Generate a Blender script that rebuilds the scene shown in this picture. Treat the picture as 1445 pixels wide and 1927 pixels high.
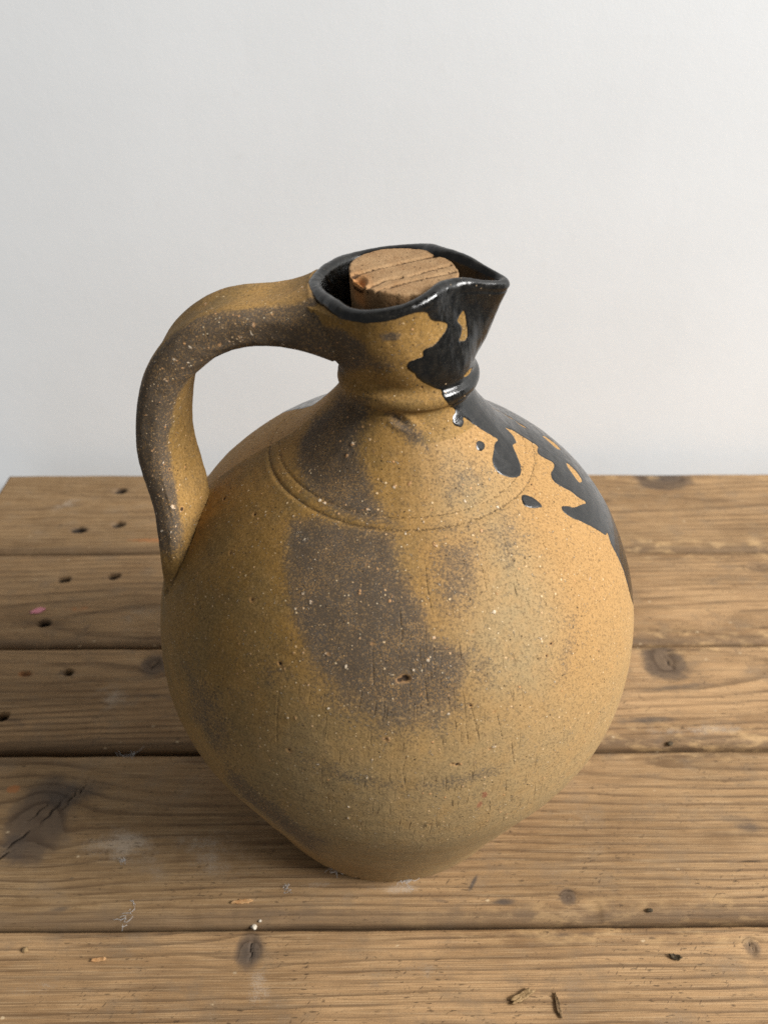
import bpy, math, random
import numpy as np
from mathutils import Vector, Matrix

# ---------------------------------------------------------------- camera, world, lights, exposure
S = bpy.context.scene
COL = S.collection
R = math.radians
for o in list(bpy.data.objects):
    bpy.data.objects.remove(o)

cam_d = bpy.data.cameras.new('camera')
cam = bpy.data.objects.new('camera', cam_d)
COL.objects.link(cam)
cam_d.sensor_fit = 'HORIZONTAL'
cam_d.sensor_width = 36.0
cam_d.lens = 36.0 * 1450 / 1445
cam_d.clip_start = 0.01
cam_d.clip_end = 50
cam_d.dof.use_dof = True
cam_d.dof.focus_distance = 0.358
cam_d.dof.aperture_fstop = 12.0
fwd = Vector((0, math.cos(R(38)), -math.sin(R(38))))
rt0 = Vector((1, 0, 0)); up0 = Vector((0, math.sin(R(38)), math.cos(R(38))))
cr, sr = math.cos(R(.4)), math.sin(R(.4))
rt = cr * rt0 + sr * up0; up = -sr * rt0 + cr * up0
cam.matrix_world = Matrix(((rt.x, up.x, -fwd.x, -.00398), (rt.y, up.y, -fwd.y, -.30243), (rt.z, up.z, -fwd.z, .45411), (0, 0, 0, 1)))
S.camera = cam

w = bpy.data.worlds.new('World'); S.world = w; w.use_nodes = True
w.node_tree.nodes['Background'].inputs[0].default_value = (.965, .98, 1.0, 1)
w.node_tree.nodes['Background'].inputs[1].default_value = .265

def area(name, loc, target, sx, sy, watts, col):
    d = bpy.data.lights.new(name, 'AREA'); d.shape = 'RECTANGLE'; d.size = sx; d.size_y = sy
    d.energy = watts; d.color = col
    o = bpy.data.objects.new(name, d); COL.objects.link(o)
    o.location = loc
    o.rotation_euler = (Vector(target) - Vector(loc)).to_track_quat('-Z', 'Y').to_euler()
    return o
area('window_light', (2.95, -.95, 2.25), (0, .05, .12), 1.35, 1.35, 300, (1.0, .988, .965))

S.view_settings.view_transform = 'Standard'
S.view_settings.look = 'None'
S.view_settings.exposure = 0
S.view_settings.gamma = 1
S.cycles.max_bounces = 8
S.cycles.use_denoising = False

# ---------------------------------------------------------------- helpers
def tag(o, label=None, cat=None, group=None, kind=None):
    if label: o['label'] = label
    if cat: o['category'] = cat
    if group: o['group'] = group
    if kind: o['kind'] = kind
    return o

def empty(name, loc=(0, 0, 0), rz=0):
    o = bpy.data.objects.new(name, None); COL.objects.link(o)
    o.location = loc; o.rotation_euler = (0, 0, rz); o.empty_display_size = .05
    return o

def mesh_obj(name, verts, faces, mat, parent=None, smooth=True, attrs=None, normals=None):
    verts = np.ascontiguousarray(verts, np.float32).reshape(-1, 3)
    me = bpy.data.meshes.new(name)
    if isinstance(faces, np.ndarray):
        k = faces.shape[1]; nf = len(faces)
        me.vertices.add(len(verts)); me.vertices.foreach_set('co', verts.ravel())
        me.loops.add(nf * k); me.loops.foreach_set('vertex_index', faces.astype(np.int32).ravel())
        me.polygons.add(nf); me.polygons.foreach_set('loop_start', np.arange(0, nf * k, k, dtype=np.int32))
        me.update(calc_edges=True)
    else:
        me.from_pydata(verts.tolist(), [], faces); me.update()
    if smooth:
        me.polygons.foreach_set('use_smooth', np.ones(len(me.polygons), bool))
    for k, v in (attrs or {}).items():
        v = np.ascontiguousarray(v, np.float32)
        if v.ndim == 1:
            me.attributes.new(k, 'FLOAT', 'POINT').data.foreach_set('value', v)
        else:
            me.attributes.new(k, 'FLOAT_VECTOR', 'POINT').data.foreach_set('vector', v.ravel())
    if normals is not None:
        me.normals_split_custom_set_from_vertices(np.ascontiguousarray(normals, np.float32).reshape(-1, 3).tolist())
    me.materials.append(mat)
    o = bpy.data.objects.new(name, me); COL.objects.link(o)
    if parent: o.parent = parent
    return o

def grid_faces(nr, nc, wrap=False):
    i = np.arange(nr - 1)[:, None]; j = np.arange(nc if wrap else nc - 1)[None, :]
    j2 = (j + 1) % nc
    a = i * nc + j; b = i * nc + j2; c = (i + 1) * nc + j2; d = (i + 1) * nc + j
    return np.stack([a, b, c, d], -1).reshape(-1, 4)

def grid_normals(P, wrap=True):
    du = np.roll(P, -1, 1) - np.roll(P, 1, 1) if wrap else np.gradient(P, axis=1)
    dv = np.gradient(P, axis=0)
    n = np.cross(du, dv); return n / np.maximum(np.linalg.norm(n, axis=-1, keepdims=True), 1e-12)

def sstep(a, b, x):
    t = np.clip((x - a) / (b - a), 0, 1); return t * t * (3 - 2 * t)

def vnoise(x, y, seed=0):
    xi = np.floor(x).astype(np.int64); yi = np.floor(y).astype(np.int64)
    fx = x - xi; fy = y - yi; fx = fx * fx * (3 - 2 * fx); fy = fy * fy * (3 - 2 * fy)
    tab = np.random.RandomState(seed).rand(256, 256)
    g = lambda a, b: tab[(a + 7 * (b >> 8)) & 255, (b + 3 * (a >> 8)) & 255]
    return (g(xi, yi) * (1 - fx) + g(xi + 1, yi) * fx) * (1 - fy) + (g(xi, yi + 1) * (1 - fx) + g(xi + 1, yi + 1) * fx) * fy

def fbm(x, y, seed=0, oct=4):
    s = 0; a = .5; t = 0
    for k in range(oct):
        s = s + a * vnoise(x * 2 ** k, y * 2 ** k, seed + k); t += a; a *= .5
    return s / t - .5

def poly_sdf(U, V, rs, poly):
    """signed distance (metres, positive inside) of surface points (angle U, arc V) to a closed outline of (angle, arc)"""
    p = np.asarray(poly); d = np.full(U.shape, 1e9); ins = np.zeros(U.shape, bool)
    for (u0, v0), (u1, v1) in zip(p, np.roll(p, -1, 0)):
        ax = (u0 - U) * rs; ay = v0 - V; ex = (u1 - u0) * rs; ey = v1 - v0
        t = np.clip(-(ax * ex + ay * ey) / np.maximum(ex * ex + ey * ey, 1e-12), 0, 1)
        d = np.minimum(d, np.hypot(ax + t * ex, ay + t * ey))
        c = (v0 > V) != (v1 > V)
        with np.errstate(divide='ignore', invalid='ignore'):
            ins ^= c & (U < (u1 - u0) * (V - v0) / (v1 - v0 if v1 != v0 else 1e-12) + u0)
    return np.where(ins, d, -d)

# ---------------------------------------------------------------- jug surface
def cubic(x, y, xs):
    x = np.asarray(x, float); y = np.asarray(y, float)
    n = len(x); h = np.diff(x); A = np.eye(n); b = np.zeros(n)
    for i in range(1, n - 1):
        A[i, i - 1] = h[i - 1]; A[i, i] = 2 * (h[i - 1] + h[i]); A[i, i + 1] = h[i]
        b[i] = 6 * ((y[i + 1] - y[i]) / h[i] - (y[i] - y[i - 1]) / h[i - 1])
    m = np.linalg.solve(A, b); j = np.clip(np.searchsorted(x, xs) - 1, 0, n - 2); t = xs - x[j]; hh = h[j]
    return y[j] + t * ((y[j + 1] - y[j]) / hh - hh * (2 * m[j] + m[j + 1]) / 6 + t * (m[j] / 2 + t * (m[j + 1] - m[j]) / (6 * hh)))

LEAN = .0178
# outer profile of the belly, shoulder, neck and collar: height, radius (metres)
PROF = np.array([(0, .0765), (.0012, .0783), (.005, .0795), (.010, .0820), (.0301, .0895), (.0602, .1005), (.0964, .1139), (.1150, .1206),
                 (.1325, .1247), (.1500, .1253), (.1686, .1235), (.1988, .1150), (.2259, .0990), (.2469, .0766), (.2575, .0605), (.2655, .0490), (.2740, .0404),
                 (.2815, .0338), (.2870, .0300), (.2905, .0286), (.2921, .0291), (.2934, .0305), (.2950, .0314), (.2970, .0316), (.2988, .0309), (.3000, .0296), (.3014, .0289), (.3032, .0289)])
# mouth seen from above: polar angle (degrees, spout at 0), radius, height above .336
RIM = np.array([(0, .0465, .0022), (6, .0442, .0027), (14, .0388, .0045), (24, .0340, .0068), (38, .0305, .0078), (53, .0305, .0078), (66, .0325, .0066), (80, .0347, .0048),
                (92, .0367, .0033), (104, .0380, .0021), (114, .0383, .0015), (126, .0374, .0014), (138, .0362, .0018), (153, .0357, .0016), (180, .0362, .0012)])
ZTOP, XM = .336, .0003

def rim_curve(th):
    a = np.degrees(np.abs((th + np.pi) % (2 * np.pi) - np.pi))
    # mirror the table so the spline is smooth at 0 and 180
    X = np.concatenate([-RIM[5:0:-1, 0], RIM[:, 0], 360 - RIM[-2:-7:-1, 0]])
    f = lambda c: cubic(X, np.concatenate([RIM[5:0:-1, c], RIM[:, c], RIM[-2:-7:-1, c]]), a)
    return f(1), f(2)

NB, NN, NI = 560, 90, 60
_t = np.concatenate([[0], np.cumsum(np.hypot(*np.diff(PROF, axis=0).T))])
SB = np.linspace(0, _t[-1], NB)                       # arc length up the profile
ZB, RB = cubic(_t, PROF[:, 0], SB), cubic(_t, PROF[:, 1], SB)
S_NECK = SB[-1]; S_RIM = S_NECK + .036

def theta_grid(n=1100):
    q = np.linspace(0, 1, 20001); dens = 1 + .9 * np.cos(2 * np.pi * (q - .75))      # denser towards the viewer's side (-90 deg)
    c = np.cumsum(dens); c = (c - c[0]) / (c[-1] - c[0])
    return np.interp(np.arange(n) / n, c, q) * 2 * np.pi - np.pi * 0  # 0..2pi

def jug_outer(th):
    """rows x angles x 3 for the outside of the jug up to the lip; also arc per row and local radius"""
    ct, st = np.cos(th), np.sin(th)
    P = np.stack([LEAN * ZB[:, None] + RB[:, None] * ct, RB[:, None] * st, np.repeat(ZB[:, None], len(th), 1)], -1)
    zeta = np.linspace(0, 1, NN + 1)[1:, None]
    rr, dz = rim_curve(th)
    lip = .0031 + .0008 * np.exp(-((np.abs((th + np.pi) % (2 * np.pi) - np.pi) - .75) / .45) ** 2)
    ro = rr - .0004; zt = ZTOP + dz - lip
    spout = np.exp(-((((th + np.pi) % (2 * np.pi)) - np.pi) / .62) ** 2)
    e = zeta * (1 - spout) + spout * (np.maximum(zeta - .07, 0) / .93) ** .88
    fold = np.exp(-((np.abs((th + np.pi) % (2 * np.pi) - np.pi) - .80) / .38) ** 2)
    e = e - .34 * fold * np.exp(-((zeta - .74) / .16) ** 2)
    e = e + .20 * (1 - spout) * np.sin(np.pi * zeta) ** 1.0 * (1 - zeta) + .05 * (1 - spout) * np.sin(np.pi * zeta)
    zz = ZB[-1] + (zt - ZB[-1]) * zeta
    rad = RB[-1] + (ro - RB[-1]) * e
    cx = LEAN * ZB[-1] + (XM - LEAN * ZB[-1]) * sstep(0, 1, zeta)
    P2 = np.stack([cx + rad * ct, rad * st, zz], -1)
    return np.concatenate([P, P2], 0), np.concatenate([SB, S_NECK + .034 * zeta[:, 0]])

def jug_inner(th):
    """over the lip and down the inside of the neck"""
    ct, st = np.cos(th), np.sin(th); rr, dz = rim_curve(th); zt = ZTOP + dz
    rows = []; lip = .0031 + .0008 * np.exp(-((np.abs((th + np.pi) % (2 * np.pi) - np.pi) - .75) / .45) ** 2)
    for k in range(1, 11):                            # rounded lip
        a = np.pi * (k / 10 * .97)
        rows.append((rr - .0004 - lip + lip * np.cos(a), zt - lip + lip * np.sin(a), XM))
    r0 = rr - .0004 - 2 * lip; z0 = zt - lip
    for q in np.linspace(0, 1, 40)[1:]:
        e = q ** .75
        rows.append((r0 + (.0232 - r0) * e, z0 + (.300 - z0) * q, XM + (LEAN * .3 - XM) * q))
    for q in np.linspace(0, 1, 12)[1:]:
        rows.append((.0232 * (1 - .98 * q) + 0 * ct, .300 - .02 * q + 0 * ct, LEAN * .3))
    return np.stack([np.stack([cx + r * ct, r * st, z + 0 * ct], -1) for r, z, cx in rows], 0)
# ==== END SURFACE

# ---- where the glaze runs, smoke stains, pits and grit sit on the pot: (angle, arc up the profile)
GLAZE = [[-3.0002,0.3852],[-2.8863,0.3852],[-2.5643,0.3852],[-2.2934,0.3852],[-2.2619,0.3852],[-2.1834,0.3848],[-2.0577,0.3852],[-1.8732,0.3852],[-1.7279,0.3852],[-1.5629,0.3852],[-1.3784,0.3852],[-1.2291,0.3833],[-1.2134,0.3829],[-1.1506,0.3784],[-0.9464,0.3758],[-0.8875,0.3743],[-0.9896,0.372],[-1.076,0.3705],[-1.186,0.3693],[-1.3273,0.369],[-1.3273,0.3663],[-1.4059,0.3663],[-1.4765,0.3659],[-1.5197,0.3656],[-1.5433,0.3644],[-1.5551,0.3633],[-1.5512,0.3622],[-1.5197,0.3607],[-1.4687,0.3591],[-1.4648,0.3573],[-1.3587,0.3542],[-1.182,0.3506],[-1.0721,0.3493],[-1.1074,0.3468],[-1.021,0.343],[-0.8639,0.3368],[-0.8796,0.338],[-0.7697,0.3349],[-0.8796,0.333],[-0.9071,0.3311],[-0.8875,0.3292],[-0.7933,0.3273],[-0.7226,0.3286],[-0.7069,0.3305],[-0.6715,0.3305],[-0.5576,0.3248],[-0.4398,0.3179],[-0.3299,0.3116],[-0.4516,0.3123],[-0.5341,0.3104],[-0.6322,0.3085],[-0.6637,0.3053],[-0.6637,0.3022],[-0.6362,0.2997],[-0.593,0.2972],[-0.5301,0.2947],[-0.4752,0.294],[-0.4123,0.2953],[-0.3495,0.2972],[-0.2749,0.3003],[-0.216,0.3035],[-0.1257,0.301],[-0.0942,0.301],[-0.0393,0.3022],[0.0,0.3047],[-0.0039,0.3085],[0.0746,0.3016],[0.0746,0.2978],[0.0707,0.2928],[0.0589,0.2859],[-0.0314,0.2884],[-0.0746,0.2878],[-0.0746,0.2846],[-0.0511,0.2783],[-0.11,0.2783],[-0.2042,0.2808],[-0.2592,0.2796],[-0.271,0.2771],[-0.2592,0.2733],[-0.2356,0.2689],[-0.2238,0.262],[-0.2003,0.257],[-0.2788,0.2614],[-0.3534,0.2651],[-0.3731,0.2677],[-0.4241,0.2708],[-0.4477,0.2702],[-0.4555,0.2683],[-0.428,0.2633],[-0.3927,0.2589],[-0.3574,0.2538],[-0.322,0.2475],[-0.2867,0.2419],[-0.267,0.2406],[-0.2395,0.24],[-0.2867,0.2356],[-0.2827,0.2274],[-0.2867,0.2186],[-0.2945,0.2092],[-0.2945,0.2036]]
HOLES_G = [[[0.3024,0.2764],[0.3299,0.2708],[0.2906,0.2651],[0.2356,0.2645],[0.2003,0.2695],[0.2435,0.2733]],[[0.0707,0.2677],[0.0707,0.2645],[0.0511,0.2607],[0.0236,0.2595],[0.0,0.2582],[-0.0314,0.2589],[-0.0668,0.2614],[-0.0471,0.2633],[-0.0236,0.2651],[0.0157,0.2677]],[[0.1689,0.3185],[0.4516,0.3016],[0.3809,0.2959],[0.3259,0.289],[0.2867,0.2865],[0.3142,0.2922],[0.4006,0.294],[0.4477,0.3028]],[[-0.5655,0.3773],[-0.5341,0.3761],[-0.5341,0.3724],[-0.538,0.3675],[-0.6165,0.3659],[-0.7343,0.3667],[-0.6597,0.3686],[-0.6126,0.3716],[-0.699,0.3743],[-0.6283,0.3758]],[[-0.3259,0.3512],[-0.4477,0.35],[-0.6401,0.3506],[-0.6401,0.3516],[-0.5066,0.3523]]]
DROPS = [[[-0.6008,0.3148],[-0.6401,0.3141],[-0.6833,0.3141],[-0.7186,0.3148],[-0.7304,0.316],[-0.7226,0.3173],[-0.6872,0.3185],[-0.644,0.3185],[-0.6008,0.3173],[-0.5851,0.316]],[[-0.6362,0.2884],[-0.6126,0.2878],[-0.589,0.2865],[-0.5616,0.284],[-0.5537,0.2808],[-0.5576,0.2783],[-0.5733,0.2783],[-0.6244,0.2802],[-0.6754,0.2834],[-0.6754,0.2859]]]
STAINS = [[1.0,0.0085,[[-2.3248,0.2808],[-2.1638,0.2871],[-2.0028,0.2871],[-1.8575,0.2884],[-1.6533,0.2884],[-1.6179,0.2777],[-1.5472,0.267],[-1.4805,0.2563],[-1.4491,0.2457],[-1.3784,0.2419],[-1.3155,0.2375],[-1.3548,0.2256],[-1.3941,0.2174],[-1.508,0.2155],[-1.6768,0.218],[-1.7986,0.223],[-1.9046,0.2312],[-2.0145,0.2419],[-2.1088,0.2532],[-2.1991,0.2645],[-2.2816,0.2739]]],[1.0,0.0075,[[-2.8706,0.3343],[-2.1245,0.3449],[-2.1481,0.333],[-2.1991,0.3248],[-2.097,0.3192],[-1.9203,0.3097],[-1.7789,0.2991],[-1.6533,0.2922],[-1.9517,0.2915],[-2.2423,0.294],[-2.5486,0.2991],[-2.8785,0.3053],[-3.0316,0.316],[-2.9256,0.3273]]],[0.65,0.012,[[-2.1127,0.2626],[-1.9164,0.2721],[-1.5237,0.2626],[-1.3784,0.2406],[-1.3352,0.2161],[-1.4137,0.2061],[-1.6336,0.2055],[-1.8261,0.213],[-1.9596,0.2318]]],[0.58,0.009,[[-1.453,0.2796],[-1.343,0.2852],[-1.1702,0.284],[-1.0996,0.2771],[-1.1938,0.2633],[-1.2881,0.2538],[-1.3666,0.2488],[-1.4294,0.2557],[-1.4608,0.2689]]],[0.75,0.0045,[[-1.9674,0.3412],[-1.614,0.3374],[-1.3273,0.3299],[-1.3077,0.3217],[-1.504,0.3255],[-1.7907,0.333]]],[0.45,0.01,[[-1.2331,0.3211],[-0.7658,0.3129],[-0.6872,0.2997],[-1.0053,0.2947],[-1.2645,0.2959],[-1.3116,0.3104]]],[0.95,0.004,[[-2.9452,0.3765],[-2.2148,0.3803],[-1.9753,0.3758],[-1.9517,0.3682],[-2.0577,0.3614],[-2.8235,0.3481],[-3.1259,0.3449]]],[0.9,0.0016,[[-1.7711,0.3792],[-1.6415,0.3803],[-1.5276,0.3784],[-1.5747,0.3761],[-1.7436,0.3761]]],[0.55,0.006,[[-1.9321,0.3735],[-1.5904,0.3633],[-2.0145,0.3588],[-2.6664,0.3535]]],[0.6,0.012,[[-1.885,0.2274],[-1.6768,0.2193],[-1.3941,0.2186],[-1.3587,0.2073],[-1.5629,0.2048],[-1.7475,0.208],[-1.8889,0.2155]]],[0.4,0.006,[[-0.8443,0.2375],[-0.7422,0.2331],[-0.8129,0.2218],[-0.8914,0.2117],[-0.9739,0.2111],[-0.9268,0.2262]]],[0.5,0.008,[[-1.3273,0.2463],[-1.2095,0.235],[-1.2095,0.2199],[-1.3312,0.223]]],[0.5,0.01,[[-2.5329,0.1985],[-2.2659,0.2011],[-2.1638,0.1791],[-2.2502,0.1564],[-2.4347,0.169]]],[0.75,0.012,[[-2.2187,0.1602],[-2.0067,0.1527],[-1.8221,0.1231],[-1.991,0.0496],[-2.0931,0.125],[-2.2698,0.1433]]],[0.45,0.005,[[-1.9282,0.1916],[-1.7711,0.1891],[-1.5551,0.1835],[-1.3784,0.1853],[-1.2056,0.186],[-1.182,0.1791],[-1.4098,0.1759],[-1.6611,0.1766],[-1.9203,0.1835]]],[0.4,0.006,[[-2.1795,0.2224],[-2.0303,0.2312],[-1.9596,0.2205],[-2.0813,0.2124]]],[0.5,0.01,[[-1.4334,0.2915],[-0.8011,0.2865],[-0.7893,0.2721],[-1.0249,0.2633],[-1.1113,0.2821],[-1.3705,0.2878]]]]
PITS = [[-1.5629,0.23,0.0024,1.0],[-1.5826,0.2293,0.0016,0.9],[-2.0499,0.2262,0.0013,0.8],[-1.9596,0.1891,0.0014,0.6],[2.851,0.2708,0.0014,1],[-2.8942,0.262,0.0014,1],[-2.584,0.2721,0.0012,0.7],[-2.5329,0.2532,0.0012,0.6],[-1.2841,0.2457,0.0007,0.7],[-0.9503,0.2293,0.001,0.9],[-0.9857,0.2256,0.0009,1],[-1.3234,0.2161,0.001,0.9],[-1.3784,0.1897,0.0012,1],[-1.3941,0.1904,0.001,0.6],[-1.6218,0.2042,0.0014,0.5],[-0.4712,0.2878,0.001,0.8],[-0.4869,0.2859,0.0008,0.8],[-1.0524,0.3154,0.0008,0.9],[-1.3823,0.352,0.0008,0.9],[-1.3116,0.2852,0.0006,0.7],[-1.4059,0.3028,0.0006,0.8],[-1.3705,0.2972,0.0007,0.8],[-1.6572,0.2727,0.0006,0.7],[-1.7789,0.2023,0.0006,0.7],[-2.4269,0.2928,0.0009,0.6],[-2.7528,0.2922,0.0008,0.6],[-2.2737,0.2444,0.0014,0.5],[-1.6965,0.2431,0.0008,0.5],[-1.237,0.2111,0.0008,0.6],[-1.2606,0.1941,0.0009,0.7],[-1.8653,0.2362,0.0008,0.4],[-1.9753,0.1445,0.001,0.9],[-1.4608,0.1546,0.0008,0.6],[-2.3955,0.3705,0.0008,0.7],[-1.775,0.2739,0.0006,0.6]]
INC = [[-2.2148,0.316,0.0013],[-2.2148,0.3211,0.0015],[-2.2345,0.294,0.0012],[-2.1913,0.294,0.0012],[-1.8575,0.2966,0.0012],[-2.3326,0.2827,0.001],[-1.669,0.3079,0.0014],[-1.5355,0.3091,0.0011],[-2.635,0.3116,0.0008],[-1.3941,0.2827,0.0011],[-1.3823,0.2815,0.0009],[-1.9988,0.2538,0.0011],[-2.0499,0.2563,0.001],[-1.7829,0.262,0.0011],[-1.6376,0.2601,0.001],[-1.8535,0.2526,0.0008],[-1.4765,0.2375,0.0014],[-1.5315,0.2331,0.001],[-1.4491,0.2457,0.001],[-1.881,0.2362,0.001],[-1.7907,0.2325,0.0011],[-2.0067,0.2325,0.0012],[-1.9674,0.2337,0.0009],[-0.6126,0.2356,0.0015],[-0.6048,0.2406,0.0009],[-0.7186,0.2519,0.0008],[-0.9817,0.2193,0.0014],[-0.8718,0.2224,0.0009],[-0.4791,0.2124,0.0009],[-1.131,0.2576,0.001],[-1.1663,0.2513,0.0012],[-0.9739,0.213,0.001],[-2.0735,0.1847,0.0009],[-1.7397,0.1571,0.0013],[-1.7397,0.1652,0.001],[-1.665,0.1941,0.001],[-1.614,0.2042,0.0013],[-1.6101,0.1539,0.0008],[-1.2449,0.1948,0.0014],[-1.3627,0.1897,0.001],[-1.3548,0.1772,0.0009],[-1.0996,0.1464,0.0011],[-0.8914,0.152,0.0009],[-1.9792,0.2048,0.001],[-1.8339,0.2142,0.001],[-1.9203,0.2218,0.0009],[-1.9478,0.2061,0.001],[-1.0996,0.2978,0.0012],[-0.8757,0.2903,0.0009],[-1.0799,0.284,0.001],[-1.347,0.3449,0.0006],[-0.7579,0.2708,0.0008],[-1.5551,0.1809,0.0009],[-1.6808,0.1841,0.001],[-1.4059,0.2142,0.0009],[-0.8286,0.1684,0.0009],[-1.2488,0.1476,0.0008],[-1.453,0.2055,0.0008]]
SCR = [[[-3.0827,0.2488],[-2.9335,0.2482],[-2.8471,0.2431],[-2.7332,0.2406],[-2.6939,0.2344],[-2.6586,0.2268]],[[-2.6586,0.2274],[-2.6586,0.223]],[[-1.0014,0.2626],[-1.0092,0.2576],[-1.0014,0.2532],[-0.9935,0.2475]],[[-0.7461,0.2677],[-0.7579,0.2626],[-0.7618,0.2595]],[[-0.915,0.2526],[-0.9111,0.2482],[-0.9111,0.2438]],[[-0.9189,0.2658],[-0.9228,0.2626]],[[-0.9071,0.2601],[-0.9189,0.2551]],[[-1.0289,0.2595],[-1.0367,0.2545]],[[-1.0681,0.2325],[-1.0564,0.2287],[-1.0407,0.2256]],[[-1.2291,0.2098],[-1.2213,0.2042],[-1.2134,0.1967]],[[-1.3273,0.2174],[-1.3155,0.2111],[-1.3038,0.2017]],[[-1.1781,0.1948],[-1.1742,0.1879],[-1.1663,0.1809]],[[-1.4608,0.2739],[-1.4608,0.2664],[-1.4491,0.2557]],[[-1.5512,0.1973],[-1.5629,0.1891],[-1.5472,0.1778]],[[-1.4883,0.1954],[-1.4805,0.186]],[[-1.4098,0.2262],[-1.4019,0.2174]],[[-1.453,0.2419],[-1.453,0.2312]],[[-1.4216,0.2394],[-1.4334,0.2243]],[[-1.5904,0.2563],[-1.5787,0.2463],[-1.5904,0.2381]],[[-1.5472,0.2337],[-1.5433,0.223]],[[-1.6415,0.2249],[-1.6336,0.2161]],[[-1.6925,0.2394],[-1.6768,0.2268]],[[-2.0303,0.2174],[-2.0224,0.208],[-2.0067,0.1904]],[[-1.9713,0.2055],[-1.9517,0.1929]],[[-1.453,0.1659],[-1.4373,0.1558]],[[-2.1677,0.2262],[-2.1324,0.2212]],[[-1.508,0.24],[-1.4883,0.2274],[-1.4805,0.2186]],[[-1.2488,0.2771],[-1.2527,0.2695]],[[-1.1585,0.2714],[-1.1742,0.2601]],[[-0.9582,0.279],[-0.9857,0.2714]],[[-1.347,0.2092],[-1.3391,0.1992]],[[-1.6886,0.2086],[-1.6808,0.1967]]]
RED = [[-1.2723,0.1684],[-1.2881,0.1627]]
DENT = [[-2.0931,0.3386],[-1.7279,0.3361],[-1.3941,0.3305]]
GREYS = [[1.0,0.012,[[-1.1113,0.3204],[-0.6401,0.2984],[-0.8757,0.2884],[-0.8679,0.2645],[-0.8954,0.2344],[-1.021,0.2061],[-1.2959,0.2155],[-1.3509,0.2444],[-1.1938,0.2633],[-1.0799,0.284],[-1.2998,0.2966]]],[0.8,0.02,[[-2.2148,0.1678],[-1.9439,0.2117],[-1.5983,0.2023],[-1.2959,0.2155],[-0.9896,0.2098],[-0.7736,0.1847],[-0.9111,0.1483],[-1.2017,0.1043],[-1.559,0.0597],[-1.9046,0.0597],[-2.0617,0.1426]]]]
HANDLE = [[-0.0316,0.0,0.3216],[-0.0404,0.0,0.3215],[-0.0503,0.0,0.3219],[-0.0613,0.0,0.3221],[-0.0693,0.0,0.3201],[-0.0774,-0.001,0.3175],[-0.0847,-0.002,0.3117],[-0.0915,-0.003,0.3058],[-0.0968,-0.004,0.297],[-0.1,-0.006,0.2848],[-0.1022,-0.008,0.2732],[-0.1018,-0.011,0.2602],[-0.0995,-0.014,0.2491],[-0.0975,-0.017,0.2407],[-0.0974,-0.0195,0.2318],[-0.0977,-0.0215,0.2222],[-0.0991,-0.022,0.2093],[-0.1007,-0.022,0.1954],[-0.103,-0.021,0.1799]]
CORK_CRACKS = [[[-.0197, -.0059], [-.0097, .001], [.0032, .0091], [.0166, .0161]], [[-.0139, -.0175], [-.0069, -.0102], [-.0007, -.007]], [[-.0055, -.0168], [-.0007, -.0128], [.0055, -.0091], [.0133, -.0052], [.0209, -.0006]], [[.0028, -.0058], [.01, -.0006], [.0196, .006]], [[-.0109, -.0201], [-.0014, -.0128]]]

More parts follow.
